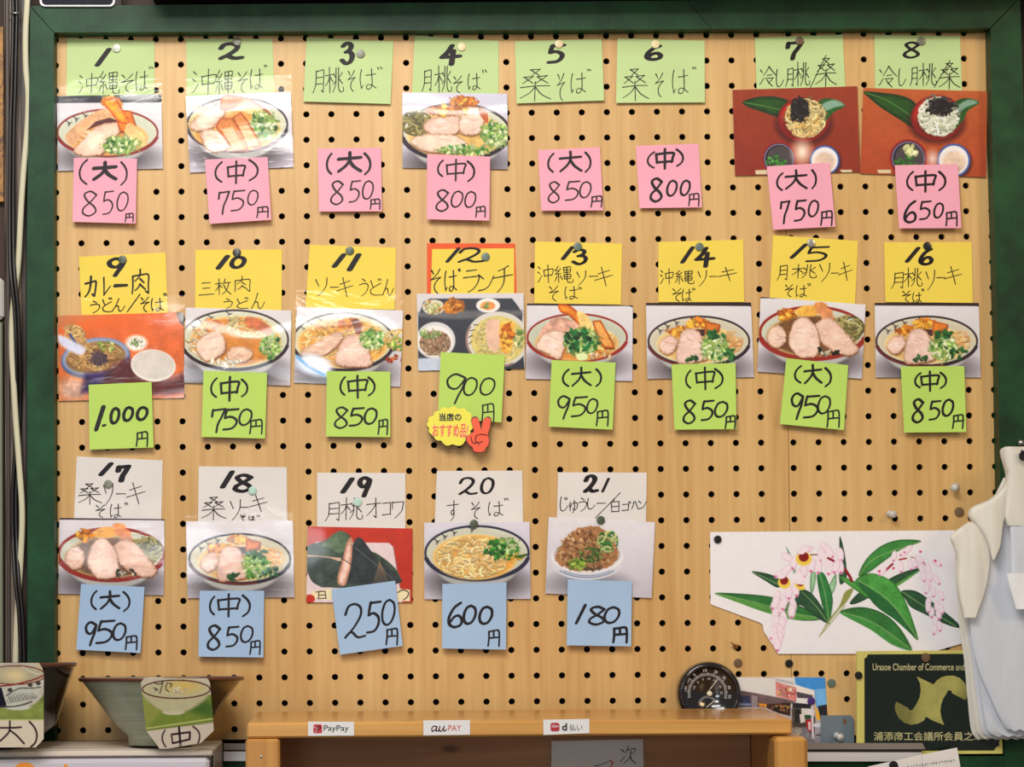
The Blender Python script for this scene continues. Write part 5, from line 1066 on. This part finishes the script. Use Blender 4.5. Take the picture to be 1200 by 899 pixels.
for a0, a1, r, w_ in ((-16, 194, 20.4, .5), (-16, 194, 22.8, .4)):
    ik.stroke([dpt(r, a0+(a1-a0)*k/40) for k in range(41)], w_, 1)
for k in range(61):
    a = -16+210*k/60; ik.stroke([dpt(20.4, a), dpt(22.8 if k % 5 else 23.8, a)], .42 if k % 5 else .7, 1)
for k in range(17): a = 20+140*k/16; c = dpt(0, 0); ik.stroke([(829+9*math.cos(math.radians(a)), 827-9*math.sin(math.radians(a))), (829+(11.4)*math.cos(math.radians(a)), 827-11.4*math.sin(math.radians(a)))], .5, 1)
ik.build('scale_marks', dd, M_TW, th, off=.0001)
def num_at(s, r, a, h=3.0, cx=829, cy=812):
    x, y = cx+r*math.cos(math.radians(a)), cy-r*math.sin(math.radians(a)); w_ = h*.62*len(s)
    q = []; ro = math.radians(90-a)
    for (u, v) in ((-w_/2, -h/2), (w_/2, -h/2), (w_/2, h/2), (-w_/2, h/2)): q.append((x+u*math.cos(ro)-v*math.sin(ro), y+u*math.sin(ro)+v*math.cos(ro)))
    font_mesh('numeral', s, q, .0178, M_TW, th, bold=.01)
for s, a in (('-20', 170), ('-10', 147), ('0', 126), ('10', 96), ('20', 68), ('30', 42), ('40', 14), ('50', -10)): num_at(s, 26.4, a, 3.4)
for s, a in (('-10', 160), ('0', 132), ('5', 108), ('10', 84), ('15', 58), ('20', 26), ('25', 0)): num_at(s, 16.6, a, 2.6)
ik = Ink(); ik.stroke([dpt(-1, 54), dpt(20.6, 53)], 1.1, 1, taper=.5); ik.build('needle', lambda x, y: x*0+.0182, mat('cream_needle', C(226, 218, 190), rough=.4), th)
MB().lathe([(.0030, .0164), (.0032, .0186), (.002, .0196), (0, .0198)], tc0, seg=24).build('needle_hub', bpy.data.materials['cream_needle'], th, True)
ik = Ink(); ik.stroke([(828, 829), (837, 821.4)], .9, 1); ik.build('lower_needle', lambda x, y: x*0+.0182, bpy.data.materials['cream_needle'], th)

sub([o for o in th.children if o.name.startswith('dial')][0], 'scale_marks', 'numeral'); sub([o for o in th.children if o.name.split('.')[0] == 'needle'][0], 'needle_hub')
# ------------------------------------------------------ shop photo, grey plate
def shop(p):   # zoom of 840,760 at 8.5643
    p.bg((214, 208, 204), (150, 140, 138)); p.poly("0,280 600,280 800,300 800,520 570,480 200,420 0,380", (212, 206, 202), .02); p.poly("780,285 1110,285 1110,620 1000,590 980,430 790,360", (74, 144, 206), .08); p.poly("980,410 1110,400 1110,590 1010,590", (120, 176, 220), .05)
    p.poly("200,415 500,470 800,530 740,560 700,600 400,590 180,590", (112, 92, 92), .2, 3); p.poly("215,475 330,475 345,585 215,585", (60, 64, 90), .2); p.poly("225,550 340,552 345,575 225,575", (130, 140, 170)); p.poly("350,470 410,480 410,590 350,590", (150, 134, 138), .1)
    p.poly("590,335 800,395 800,530 592,480", (206, 130, 126), .3); p.bits(695, 430, 96, 50, 60, [(216, 150, 140), (190, 96, 96), (226, 190, 130), (230, 200, 190)], 13); p.line("490,290 620,312 775,345", (150, 146, 156), 4)
    for k in range(16): p.line([(600+k*11, 308+k*2.2), (598+k*11, 330+k*2.4)], (120, 116, 130), 3)
    p.poly("795,370 980,420 980,470 800,432", (226, 214, 206)); p.poly("800,435 960,470 960,500 810,500", (90, 80, 86), .2); p.poly("800,495 930,510 930,560 800,540", (220, 214, 210)); p.poly("760,545 940,560 960,600 760,600", (50, 44, 50), .3)
    p.poly("415,550 500,558 500,590 430,585", (226, 150, 60), .3); p.poly("500,560 740,545 740,680 620,650 500,600", (70, 44, 36), .5); p.bits(640, 600, 90, 30, 50, [(150, 90, 60), (60, 40, 34), (190, 150, 90), (40, 34, 34)], 12)
    p.poly("750,600 980,600 990,720 980,900 760,900", (96, 84, 78), .4); p.poly("780,610 830,610 880,740 780,750", (56, 54, 50), .5); p.poly("850,600 980,610 980,680 850,670", (214, 206, 200), .1); p.poly("830,660 880,660 888,740 840,750", (214, 204, 196), .05); p.poly("880,668 945,668 945,700 880,700", (40, 80, 50), .3)
    p.poly("895,720 955,710 960,830 905,840", (176, 36, 48), .1); p.poly("915,740 940,735 944,815 922,820", (220, 200, 200), .1); p.line("955,560 965,900", (206, 200, 206), 22, curve=False); p.poly("980,560 1050,700 1060,720 1000,712", (232, 170, 60), .15); p.poly("1010,580 1110,560 1115,900 1060,780", (44, 42, 50), .3)
    p.poly("760,800 900,790 960,900 1130,1040 760,1040", (130, 124, 130), .3); p.poly("990,740 1060,760 1120,800 1140,1040 980,1040", (158, 150, 158), .3); p.e(1010, 770, 44, 22, (206, 206, 216), n=.2); p.e(800, 830, 60, 40, (170, 160, 150), n=.4); p.line("1000,870 1120,880", (70, 66, 76), 12); p.line("0,900 500,880", (90, 80, 80), 30)
q = [(846, 793.6), (966.8, 794), (972.4, 881.6), (848, 884)]
sh = Sheet(q, .0014, cb=.0014, wav=.0003); p = Paint(sh, 840, 760, 8.5643, res=2.0); shop(p); t = thing('shop_photo', 'colour photo of a shop front under blue sky, behind the shelf end', 'photo', P(912, 880, 0)); paper(sh, 'backing', M_BACK, t, off=-.0004); p.sheet('print', t, M_PHOTO)
thumbtack(950.6, 821.6, 'purple', 'purple round thumbtack on the shop photo', .0030, .0046)
M_PLATE = mat('grey_zinc_plate', C(122, 136, 146), rough=.45, metal=.35, vary=.08)
t = thing('metal_plate', 'small grey metal plate with a slot, left of the green plaque', 'plate', P(986, 870, 0))
zp = [(962, 838.6), (997, 838.6), (1000.6, 842.6), (1001, 871), (962, 871)]
MB().prism(zp, .0022, .0038).build('plate_body', M_PLATE, t); MB().prism(rounded(988.2, 842.4, 991.4, 849, 1.4, 3), .00385, .0041).build('slot', M_RUST, t)

# ------------------------------------------------------ plaque
M_GOLDM = mat('gold_plate', C(222, 212, 116), rough=.35, metal=.2, vary=.12, scale=(30, 3, 3)); M_PBLK = mat('plaque_dark_green', C(20, 32, 24), rough=.22, vary=.2); M_GTX = mat('gold_lettering', C(200, 192, 140), rough=.4, metal=.15, vary=.15, scale=(60, 60, 60))
t = thing('plaque', 'dark green chamber of commerce membership plaque with gold border, emblem and lettering', 'plaque', P(1089, 884, 0))
MB().prism([(1004, 763.4), (1172, 762), (1175, 883.4), (1004, 884)], .0225, .0258).build('gold_border', M_GOLDM, t)
k = [(1017, 767), (1163, 766), (1165, 770), (1169, 773), (1171, 874), (1167, 876), (1165, 879.6), (1019, 880), (1017, 877), (1013.2, 875), (1013, 772), (1016, 770)]
MB().prism(k, .0259, .0263).build('dark_face', M_PBLK, t)
Z = lambda s: [(980+float(a.split(',')[0])/5.4545, 740+float(a.split(',')[1])/5.4545) for a in s.split()]
M_EMB = mat('gold_emblem', C(190, 184, 104), rough=.3, metal=.45, vary=.5, scale=(22, 22, 16))
emb = Z("515,288")+Z("540,300 622,340 645,312 675,292 710,284 750,283 790,298 822,332 838,372 840,410 826,440")+Z("740,396 737,380 715,376 704,398")+Z("684,430 670,468 665,508 672,552 690,600")+Z("620,572 573,545 560,570 525,590 480,598 435,585 398,552 378,512 374,476 384,449")+Z("460,490 466,504 486,504")+Z("510,470 532,425 540,380 536,335")
from mathutils.geometry import tessellate_polygon
MB().prism(emb, .0264, .0267).build('emblem', M_EMB, t)
font_mesh('english_lettering', 'Urasoe Chamber of Commerce and I', (1022.6, 777.6, 1134, 785.8), .0266, M_GTX, t, bold=.012)
font_mesh('kanji_lettering', '浦添商工会議所会員之章', (1024, 857.6, 1152, 868.2), .0266, M_GTX, t, bold=.008)

sub([o for o in t.children if o.name.startswith('dark_face')][0], 'emblem', 'english_lettering', 'kanji_lettering')
# ------------------------------------------------------ printed slip and its tack
shs = Sheet([(1017, 898.6), (1081, 884), (1090, 930), (1012, 932)], .040, bow=.001)
t = thing('paper_slip', 'white printed paper slip taped below the green plaque, at the bottom edge', 'paper', P(1060, 899, .04)); paper(shs, 'paper', M_PAPER['white'], t)
shs2 = Sheet([(1080, 884.5), (1121.6, 876.2), (1130, 925), (1086, 930)], .0415, bow=.001); o = paper(shs2, 'folded_flap', M_PAPER['white'], t)
M_NAVY = mat('print_navy', C(60, 58, 96), rough=.5)
ik = Ink(); rr = random.Random(3)
for k in range(17):   # tiny unreadable print: characters about two pixels tall
    x = 1064+k*3.35; y = 898.6-k*.47
    for j in range(3): a, b, c, d = (rr.uniform(-1.1, 1.1) for _ in range(4)); ik.stroke([(x+a, y+b), (x+c, y+d)], .5, 1)
ik.build('print', lambda x, y: x*0+.0436, M_NAVY, t)
thumbtack(1047, 897, 'black', 'dark round thumbtack on the white printed slip at the bottom edge', .0418, .0052)

# ------------------------------------------------------ recommendation magnet
t = thing('magnet_badge', 'yellow scalloped shop recommendation badge with orange red lettering, under the 900 yen note', 'badge', P(527, 524, 0))
M_YB = mat('badge_yellow', C(240, 228, 70), rough=.35, vary=.02); M_EDGE = mat('badge_black_edge', C(40, 26, 24), rough=.5)
cl = []
import cmath
bumps = [(508, 487), (515, 481.5), (526, 479), (537, 479.4), (547, 482), (552.4, 489), (553, 497), (551, 505), (545, 516.6), (530, 520.6), (517, 516.4), (508.6, 510.6), (503, 502), (501.8, 494)]
for i, b in enumerate(bumps):
    a, c = np.array(bumps[i-1], float), np.array(b, float); mid = (a+c)/2; nrm = mid-np.array([527, 500]); nrm /= np.linalg.norm(nrm); L = np.linalg.norm(c-a)
    cl += [tuple(a), tuple(a+(c-a)*.25+nrm*L*.2), tuple(mid+nrm*L*.28), tuple(a+(c-a)*.75+nrm*L*.2)]
off = lambda pts, dx, dy, s_: [((x-527)*s_+527+dx, (y-500)*s_+500+dy) for x, y in pts]
MB().prism(off(cl, -.4, 1.0, 1.0), .0115, .0148).build('rubber_edge', M_EDGE, t); MB().prism(cl, .0149, .0156).build('yellow_face', M_YB, t)
font_mesh('black_lettering', '当店の', (514.6, 484.2, 540.6, 493.6), .0160, M_BLK, t, bold=.03)
M_OR = mat('badge_orange_red', C(244, 92, 52), rough=.4, vary=.02); M_PK = mat('badge_pale_outline', C(246, 214, 150), rough=.4, vary=.02)
qz = [(507, 497.6), (548.6, 496.6), (548, 512.8), (507, 511.6)]
font_mesh('lettering_outline', 'おすすめ品!', [(506.6, 497), (549.2, 496), (548.8, 513.4), (506.4, 512.4)], .0158, M_PK, t, bold=.04); font_mesh('red_lettering', 'おすすめ品!', qz, .0161, M_OR, t, bold=.012)
Z2 = lambda s: [(495+float(a.split(',')[0])/13.333, 470+float(a.split(',')[1])/13.333) for a in s.split()]
hand = catmull(Z2("800,265 850,262 885,310 910,440 925,440 945,320 990,265 1040,262 1065,310 1055,410 1020,520 1040,600 1030,680 985,740 960,785 880,800 805,780 785,720 730,680 695,620 690,560 730,535 770,500 805,480 790,400 768,310"), 4, True)
hx = lambda pts, g: [(x+(x-561.5)*g, y+(y-509)*g) for x, y in pts]
MB().prism(hx(hand, .065), .0158, .0170).build('hand_outline', mat('badge_dark_red', C(96, 22, 18), rough=.45), t); MB().prism(hand, .0171, .0176).build('victory_hand', M_OR, t)
ik = Ink()
for s_ in ("840,540 900,522 960,524 1010,540", "845,540 830,590 840,640 900,650 940,632", "760,560 770,620 800,660 850,658", "880,655 878,690"): ik.stroke(catmull(Z2(s_), 4), 1.0, 1)
ik.build('finger_lines', lambda x, y: x*0+.01765, bpy.data.materials['badge_dark_red'], t)

sub([o for o in t.children if o.name.startswith('yellow_face')][0], 'black_lettering', 'lettering_outline', 'red_lettering'); sub([o for o in t.children if o.name.startswith('victory_hand')][0], 'finger_lines')
# ------------------------------------------------------ flower print
def flowers(p):  # two zooms: A = 820,590 at 6.3158 (left part); B = 960,590 at 5 (right part). painted in picture pixels
    A = lambda s: [(820+float(a.split(',')[0])/6.3158, 590+float(a.split(',')[1])/6.3158) for a in s.split()]
    B = lambda s: [(960+float(a.split(',')[0])/5, 590+float(a.split(',')[1])/5) for a in s.split()]
    p.bg((224, 220, 221), (222, 219, 222), .01); G1, G2, G3 = (62, 120, 66), (96, 150, 78), (56, 92, 66)
    def leaf(pts, c, rib=None, half=None, c2=None):
        p.poly(pts, c, .18, 1.0, True, tuple(v*.8 for v in c), .7)
        if half: p.poly(half, c2, .15, 1.5, True)
        if rib: p.line(rib, (150, 176, 120), .7)
    leaf(B("120,195 140,250 156,340 160,440 120,470 118,330"), G3); leaf(A("640,320 700,450 720,600 690,500"), (160, 190, 160)); leaf(A("820,520 860,520 850,620 820,680"), (150, 186, 150)); leaf(A("1010,520 1000,640 900,760 960,600"), (150, 186, 150))
    leaf(A("385,505 480,515 560,540 600,570 580,625 480,570"), G3, A("400,510 580,600")); leaf(A("110,665 300,668 520,690 700,740 900,845 800,870 640,850 480,800 250,720"), G1, A("120,668 400,730 640,800 900,850"), A("110,668 300,710 520,770 640,810 900,850 700,862 480,805 250,722"), G2)
    leaf(A("740,640 820,660 900,760 960,890 860,840 760,760 700,740"), G3, A("760,660 860,760 950,885")); leaf(A("870,520 920,520 970,640 985,740 955,890 920,800 880,640"), (60, 128, 74), A("890,530 930,680 955,870"))
    leaf(B("480,515 560,512 640,560 740,640 810,700 815,730 720,700 620,650 540,610 510,570"), G3, B("490,520 640,620 800,720")); leaf(B("400,450 500,400 605,378 540,430 455,485 430,470"), G3, None, B("440,480 520,430 600,380 540,432 458,486"), G2)
    leaf(B("600,222 480,212 380,240 310,290 260,350 230,425 290,405 380,340 480,270"), (74, 140, 74), B("235,420 330,320 590,225"))
    leaf(B("120,640 200,610 300,615 400,660 480,740 545,860 460,830 360,760 250,690"), (64, 122, 66), B("140,640 320,700 530,850"), B("120,642 250,668 380,740 545,860 430,830 300,740"), (78, 140, 76)); leaf(B("180,580 240,520 300,540 260,570 200,592"), G3)
    leaf(B("118,430 170,440 260,490 300,560 230,520 160,470"), (88, 156, 80)); leaf(B("210,460 270,415 340,415 430,460 490,540 540,660 580,800 520,750 440,680 340,610 280,540"), (84, 154, 78), B("230,455 400,560 575,790"), B("225,458 330,520 450,620 578,798 470,700 350,615 280,540"), (52, 108, 66))
    p.poly(B("118,600 150,520 200,500 170,565 110,632 30,735 0,782 50,690"), (146, 150, 88), .1, 1, True); p.line(B("0,780 60,710 150,600"), (150, 152, 90), 1.2)
    p.line(B("150,385 180,430 190,455"), (140, 36, 50), 3.4); p.line(B("40,320 85,338"), (150, 40, 54), 2.6); p.line(A("820,380 890,380"), (140, 90, 70), 1.6); p.line(B("360,420 430,355"), (150, 40, 54), 2.6); p.line(B("470,330 510,322"), (170, 50, 70), 2); p.line(B("540,315 610,345 660,430"), (150, 130, 70), 1.6)
    def bud(x, y, rx, ry, ang, tip=True, c=(230, 214, 222)):
        p.e(x, y, rx, ry, (216, 186, 202), ang); p.e(x-.4, y-.4, rx*.8, ry*.86, c, ang)
        if tip: a = math.radians(ang+90); p.e(x+math.cos(a)*ry*.8, y+math.sin(a)*ry*.8, rx*.34, rx*.34, (206, 104, 150))
    for (x, y, a) in ((650, 400, -60), (660, 480, 50), (700, 440, 20), (600, 520, 60), (640, 500, 40), (570, 700, 20), (640, 700, 10), (690, 760, 0), (600, 770, 5), (560, 820, 5), (620, 850, -5), (680, 800, 0), (660, 660, 0), (710, 640, -8), (830, 460, 10), (880, 470, 4), (770, 500, 0), (930, 330, -40), (960, 360, -30), (900, 380, 0), (960, 480, 10), (1040, 380, -6), (1040, 470, -8), (1010, 470, 20), (730, 540, 0), (790, 340, 80), (770, 350, 60), (560, 740, 30), (620, 740, 10), (560, 880, 10), (610, 890, 0), (570, 940, 0), (545, 960, 20), (600, 950, -10), (590, 1000, 0), (560, 1010, 10), (575, 1045, 0)):
        bud(820+x/6.3158, 590+y/6.3158, 4.4, 8.6, a)
    for (x, y, rx, ry, a) in ((770, 400, 9.4, 7.6, 0), (625, 575, 7.6, 6.6, 30), (740, 595, 6.8, 4.4, 40)):
        X, Y = 820+x/6.3158, 590+y/6.3158; p.e(X, Y+2, rx, ry*1.05, (226, 196, 90), a); p.e(X, Y-.6, rx*.62, ry*.75, (134, 36, 34), a, n=.2); p.e(X-3, Y-ry*.8, 4.4, 2.6, (236, 214, 224))
    p.poly(A("700,520 750,515 780,560 770,600 700,590 690,550"), (228, 214, 220), .05, 1, True); p.poly(A("910,370 960,390 1000,420 980,440 930,470 900,430"), (230, 214, 220), .05, 1, True); p.line(A("950,405 990,425"), (140, 30, 50), 2.8)
    for (x, y, a) in ((440, 310, 10), (500, 290, 60), (520, 270, 50), (480, 375, 0), (535, 360, -10), (560, 350, -20), (590, 330, -50), (600, 380, -20), (640, 380, -10), (690, 350, -60), (610, 430, -10), (650, 430, 0), (680, 440, -40), (640, 480, 0), (690, 450, -30), (630, 500, 10), (670, 520, 0), (715, 540, -20), (640, 580, 10), (690, 600, 0), (660, 640, 5), (700, 650, -10), (715, 620, -10), (680, 690, 0), (675, 740, 8), (705, 720, -6), (370, 400, 40), (640, 610, 0)):
        bud(960+x/5, 590+y/5, 3.4, 6.6, a)
    for (x, y) in ((593, 283), (680, 338), (435, 380), (352, 398)): p.e(960+x/5, 590+y/5, 1.6, 1.6, (206, 84, 130))
rows = [(623.6, 832.2, 1160), (708, 832.7, 1160), (709, 834.5, 1160), (731, 893.6, 1160), (740, 895, 1160), (747, 899.6, 1152), (765.6, 911.4, 1088), (766.4, 911.8, 1086)]
xy = ruled(rows, 236, 520); y0 = 623.6
xy[..., 1] += (xy[..., 0]-832)/344*(-2.4)*np.clip((740-xy[..., 1])/116, 0, 1)
sh = Sheet([(832, 623), (1176, 621), (1176, 766), (832, 766)], .0009, cb=.0014, wav=.0003); p = Paint(sh, 0, 0, 1.0, res=1.7, xy=xy); p.px = 1/1.7; flowers(p)
t = thing('flower_print', 'white cut sheet with a painted pink shell ginger and green leaves', 'botanical print', P(1000, 766, 0)); V = PA(xy[..., 0], xy[..., 1], sh.depth(xy[..., 0], xy[..., 1])-.0003)[::6, ::8]
np_mesh('backing', V, grid_faces(V.shape[1], V.shape[0])[:, ::-1], M_BACK, t); p.sheet('print', t, M_MATTE)

# ------------------------------------------------------ plastic carrier bags on their hook
def bagmat(name, c, tr=.35):
    m = bpy.data.materials.new(name); m.use_nodes = True; nt = m.node_tree; N, L = nt.nodes, nt.links; b = N['Principled BSDF']; b.inputs['Base Color'].default_value = c; b.inputs['Roughness'].default_value = .4
    tl = N.new('ShaderNodeBsdfTranslucent'); tl.inputs[0].default_value = c; mx = N.new('ShaderNodeMixShader'); mx.inputs[0].default_value = tr; L.new(b.outputs[0], mx.inputs[1]); L.new(tl.outputs[0], mx.inputs[2]); L.new(mx.outputs[0], N['Material Output'].inputs[0])
    tc = N.new('ShaderNodeTexCoord'); mp = N.new('ShaderNodeMapping'); mp.inputs['Scale'].default_value = (26, 26, 7); L.new(tc.outputs['Object'], mp.inputs['Vector']); n = N.new('ShaderNodeTexNoise'); n.inputs['Scale'].default_value = 1; n.inputs['Detail'].default_value = 3; n.inputs['Distortion'].default_value = 1.2
    L.new(mp.outputs[0], n.inputs['Vector']); bn = N.new('ShaderNodeBump'); bn.inputs['Strength'].default_value = .6; bn.inputs['Distance'].default_value = .004; L.new(n.outputs['Fac'], bn.inputs['Height']); L.new(bn.outputs[0], b.inputs['Normal'])
    return m
M_BAGC = bagmat('creamy_bag_film', C(246, 242, 232)); M_BAGB = bagmat('bluish_bag_film', C(232, 235, 242)); M_BAGW = bagmat('white_bag_film', C(250, 250, 250), .15)
def drape(name, rows, d0, amp, m, parent, ph=0.0, freq=9.0, n=70, mm=44, edge=0.004, grad=0.0, wave=0.0):
    rows = [tuple(float(v) for v in r) for r in rows]; R = np.array(rows); ys = np.linspace(R[0, 0], R[-1, 0], n)
    from_l = catmull([(r[0], r[1]) for r in rows], 6); from_r = catmull([(r[0], r[2]) for r in rows], 6)
    l = np.interp(ys, [p[0] for p in from_l], [p[1] for p in from_l]); r = np.interp(ys, [p[0] for p in from_r], [p[1] for p in from_r])
    u = np.linspace(0, 1, mm)[None]; X = l[:, None]*(1-u)+r[:, None]*u; Y = np.repeat(ys[:, None], mm, 1); v = ((Y-ys[0])/(ys[-1]-ys[0]))
    if wave: Y = Y+wave*np.sin(X*.55+ph)*np.clip((v-.9)*10, 0, 1)
    w_ = (X-1100)/100
    D = d0+amp*(np.sin(w_*freq+ph+1.3*v)+.5*np.sin(w_*freq*2.3+ph*2-2*v))-edge*np.exp(-np.minimum(u, 1)*14)+grad*v
    V = PA(X, Y, D); V2 = V.copy(); V2[..., 1] += .0006; F = grid_faces(mm, n); k = mm*n; i = np.arange(k).reshape(n, mm); b = np.r_[i[0, :], i[1:, -1], i[-1, -2::-1], i[-2:0:-1, 0]]
    A3, B3 = V.reshape(-1, 3), V2.reshape(-1, 3); q = np.arange(len(b)); e = len(b)
    return np_mesh(name, np.concatenate([A3, B3, A3[b], B3[b]]), np.concatenate([F, F[:, ::-1]+k, np.stack([q, np.roll(q, -1), np.roll(q, -1)+e, q+e], 1)+2*k]), m, parent)
hc = P(1197, 534, .03)
hk = thing('wall_hook', 'steel screw hook holding the plastic bags at the right frame rail', 'hook', P(1197, 519, T)); MB().lathe([(.002, 0), (.004, .001), (.004, .003), (.0015, .0045), (0, .005)], P(1196, 519, T), seg=20).build('screw_head', M_PINS['silver'], hk, True)
MB().tube([P(1198, 526, T), P(1198, 528, .070), P(1198, 533, .084), P(1198, 529, .090)], .0018, 10).build('hook_wire', mat('dark_hook_steel', C(40, 44, 60), rough=.3, metal=.6), hk, True)
XR = 1262
names = [('rearmost of the hanging white plastic carrier bags, only its left edge showing'), ('second from the back of the hanging plastic carrier bags, a narrow edge'), ('middle one of the hanging plastic carrier bags, a narrow edge'), ('second from the front of the hanging plastic carrier bags')]
for k in range(4):
    s_ = k*4.6
    t = thing('plastic_bag', names[k], 'plastic bag', P(1190, 864, .03+k*.007), 'white plastic bags on the hook')
    drape('bag_body', [(560, 1176+s_*.3, XR), (590, 1160+s_*.5, XR), (640, 1122+s_, XR), (700, 1122+s_*.9, XR), (735, 1124.5+s_, XR), (775, 1130+s_*1.05, XR), (820, 1134+s_*1.2, XR), (858-k, 1138.4+s_*1.35, XR), (866.4-k*1.2, 1146+s_*1.6, XR)], .030+k*.006, .0012, M_BAGC if k < 2 else M_BAGB, t, ph=k*1.7, grad=.004, wave=1.0)
t = thing('plastic_bag', 'frontmost hanging white plastic carrier bag with folded handles', 'plastic bag', P(1200, 856, .06), 'white plastic bags on the hook')
drape('bag_body', [(586, 1168, XR), (610, 1160, XR), (640, 1156, XR), (700, 1140, XR), (735, 1137.4, XR), (780, 1145.6, XR), (820, 1162, XR), (846, 1174, XR), (856, 1182, XR)], .058, .0016, M_BAGB, t, ph=.8, freq=6, wave=1.2, grad=.004)
drape('folded_side', [(612, 1134, 1140), (622, 1120, 1150), (630, 1113.4, 1155), (642, 1117.5, 1158), (656, 1121.4, 1159.6), (680, 1120.6, 1157), (700, 1123, 1152), (716, 1127, 1146), (724, 1128.6, 1143.4)], .066, .0020, M_BAGC, t, ph=2.2, freq=11, edge=.006)
drape('left_handle', [(523.4, 1178, 1214), (527, 1172.4, 1214), (534, 1172.4, 1214), (545, 1175.4, 1212), (556, 1178.2, 1208), (566, 1177, 1204), (576, 1170, 1200), (586, 1158, 1194), (592, 1143, 1188), (598, 1135.6, 1183), (606, 1135, 1178), (614, 1140.6, 1175.4), (626, 1150, 1173.8), (640, 1157.4, 1172), (650, 1160.6, 1168), (656, 1163, 1165)], .072, .0022, M_BAGC, t, ph=.4, freq=10, edge=.009)
drape('handle_fold', [(526, 1176, 1216), (540, 1178, 1216), (551, 1180, 1214), (556, 1181, 1216), (580, 1179.6, 1226), (605, 1178, 1226), (616, 1181, 1222)], .080, .0012, M_BAGC, t, ph=3.0, freq=13, edge=.004)
drape('hanging_strip', [(610, 1183, 1222), (630, 1184, 1206), (650, 1184, 1203), (676, 1184, 1202)], .078, .0012, M_BAGB, t, ph=2.0, freq=12, edge=.002, n=30)
drape('handle_end', [(672, 1179.6, 1224), (690, 1184, 1228), (714, 1190.8, 1234)], .085, .0010, M_BAGW, t, ph=1.0, edge=.002, n=30)
MB().lathe([(.0056, 0), (.0056, .0006)], P(1199.6, 534.6, .0875), seg=20).build('handle_hole', M_DARKB, t)
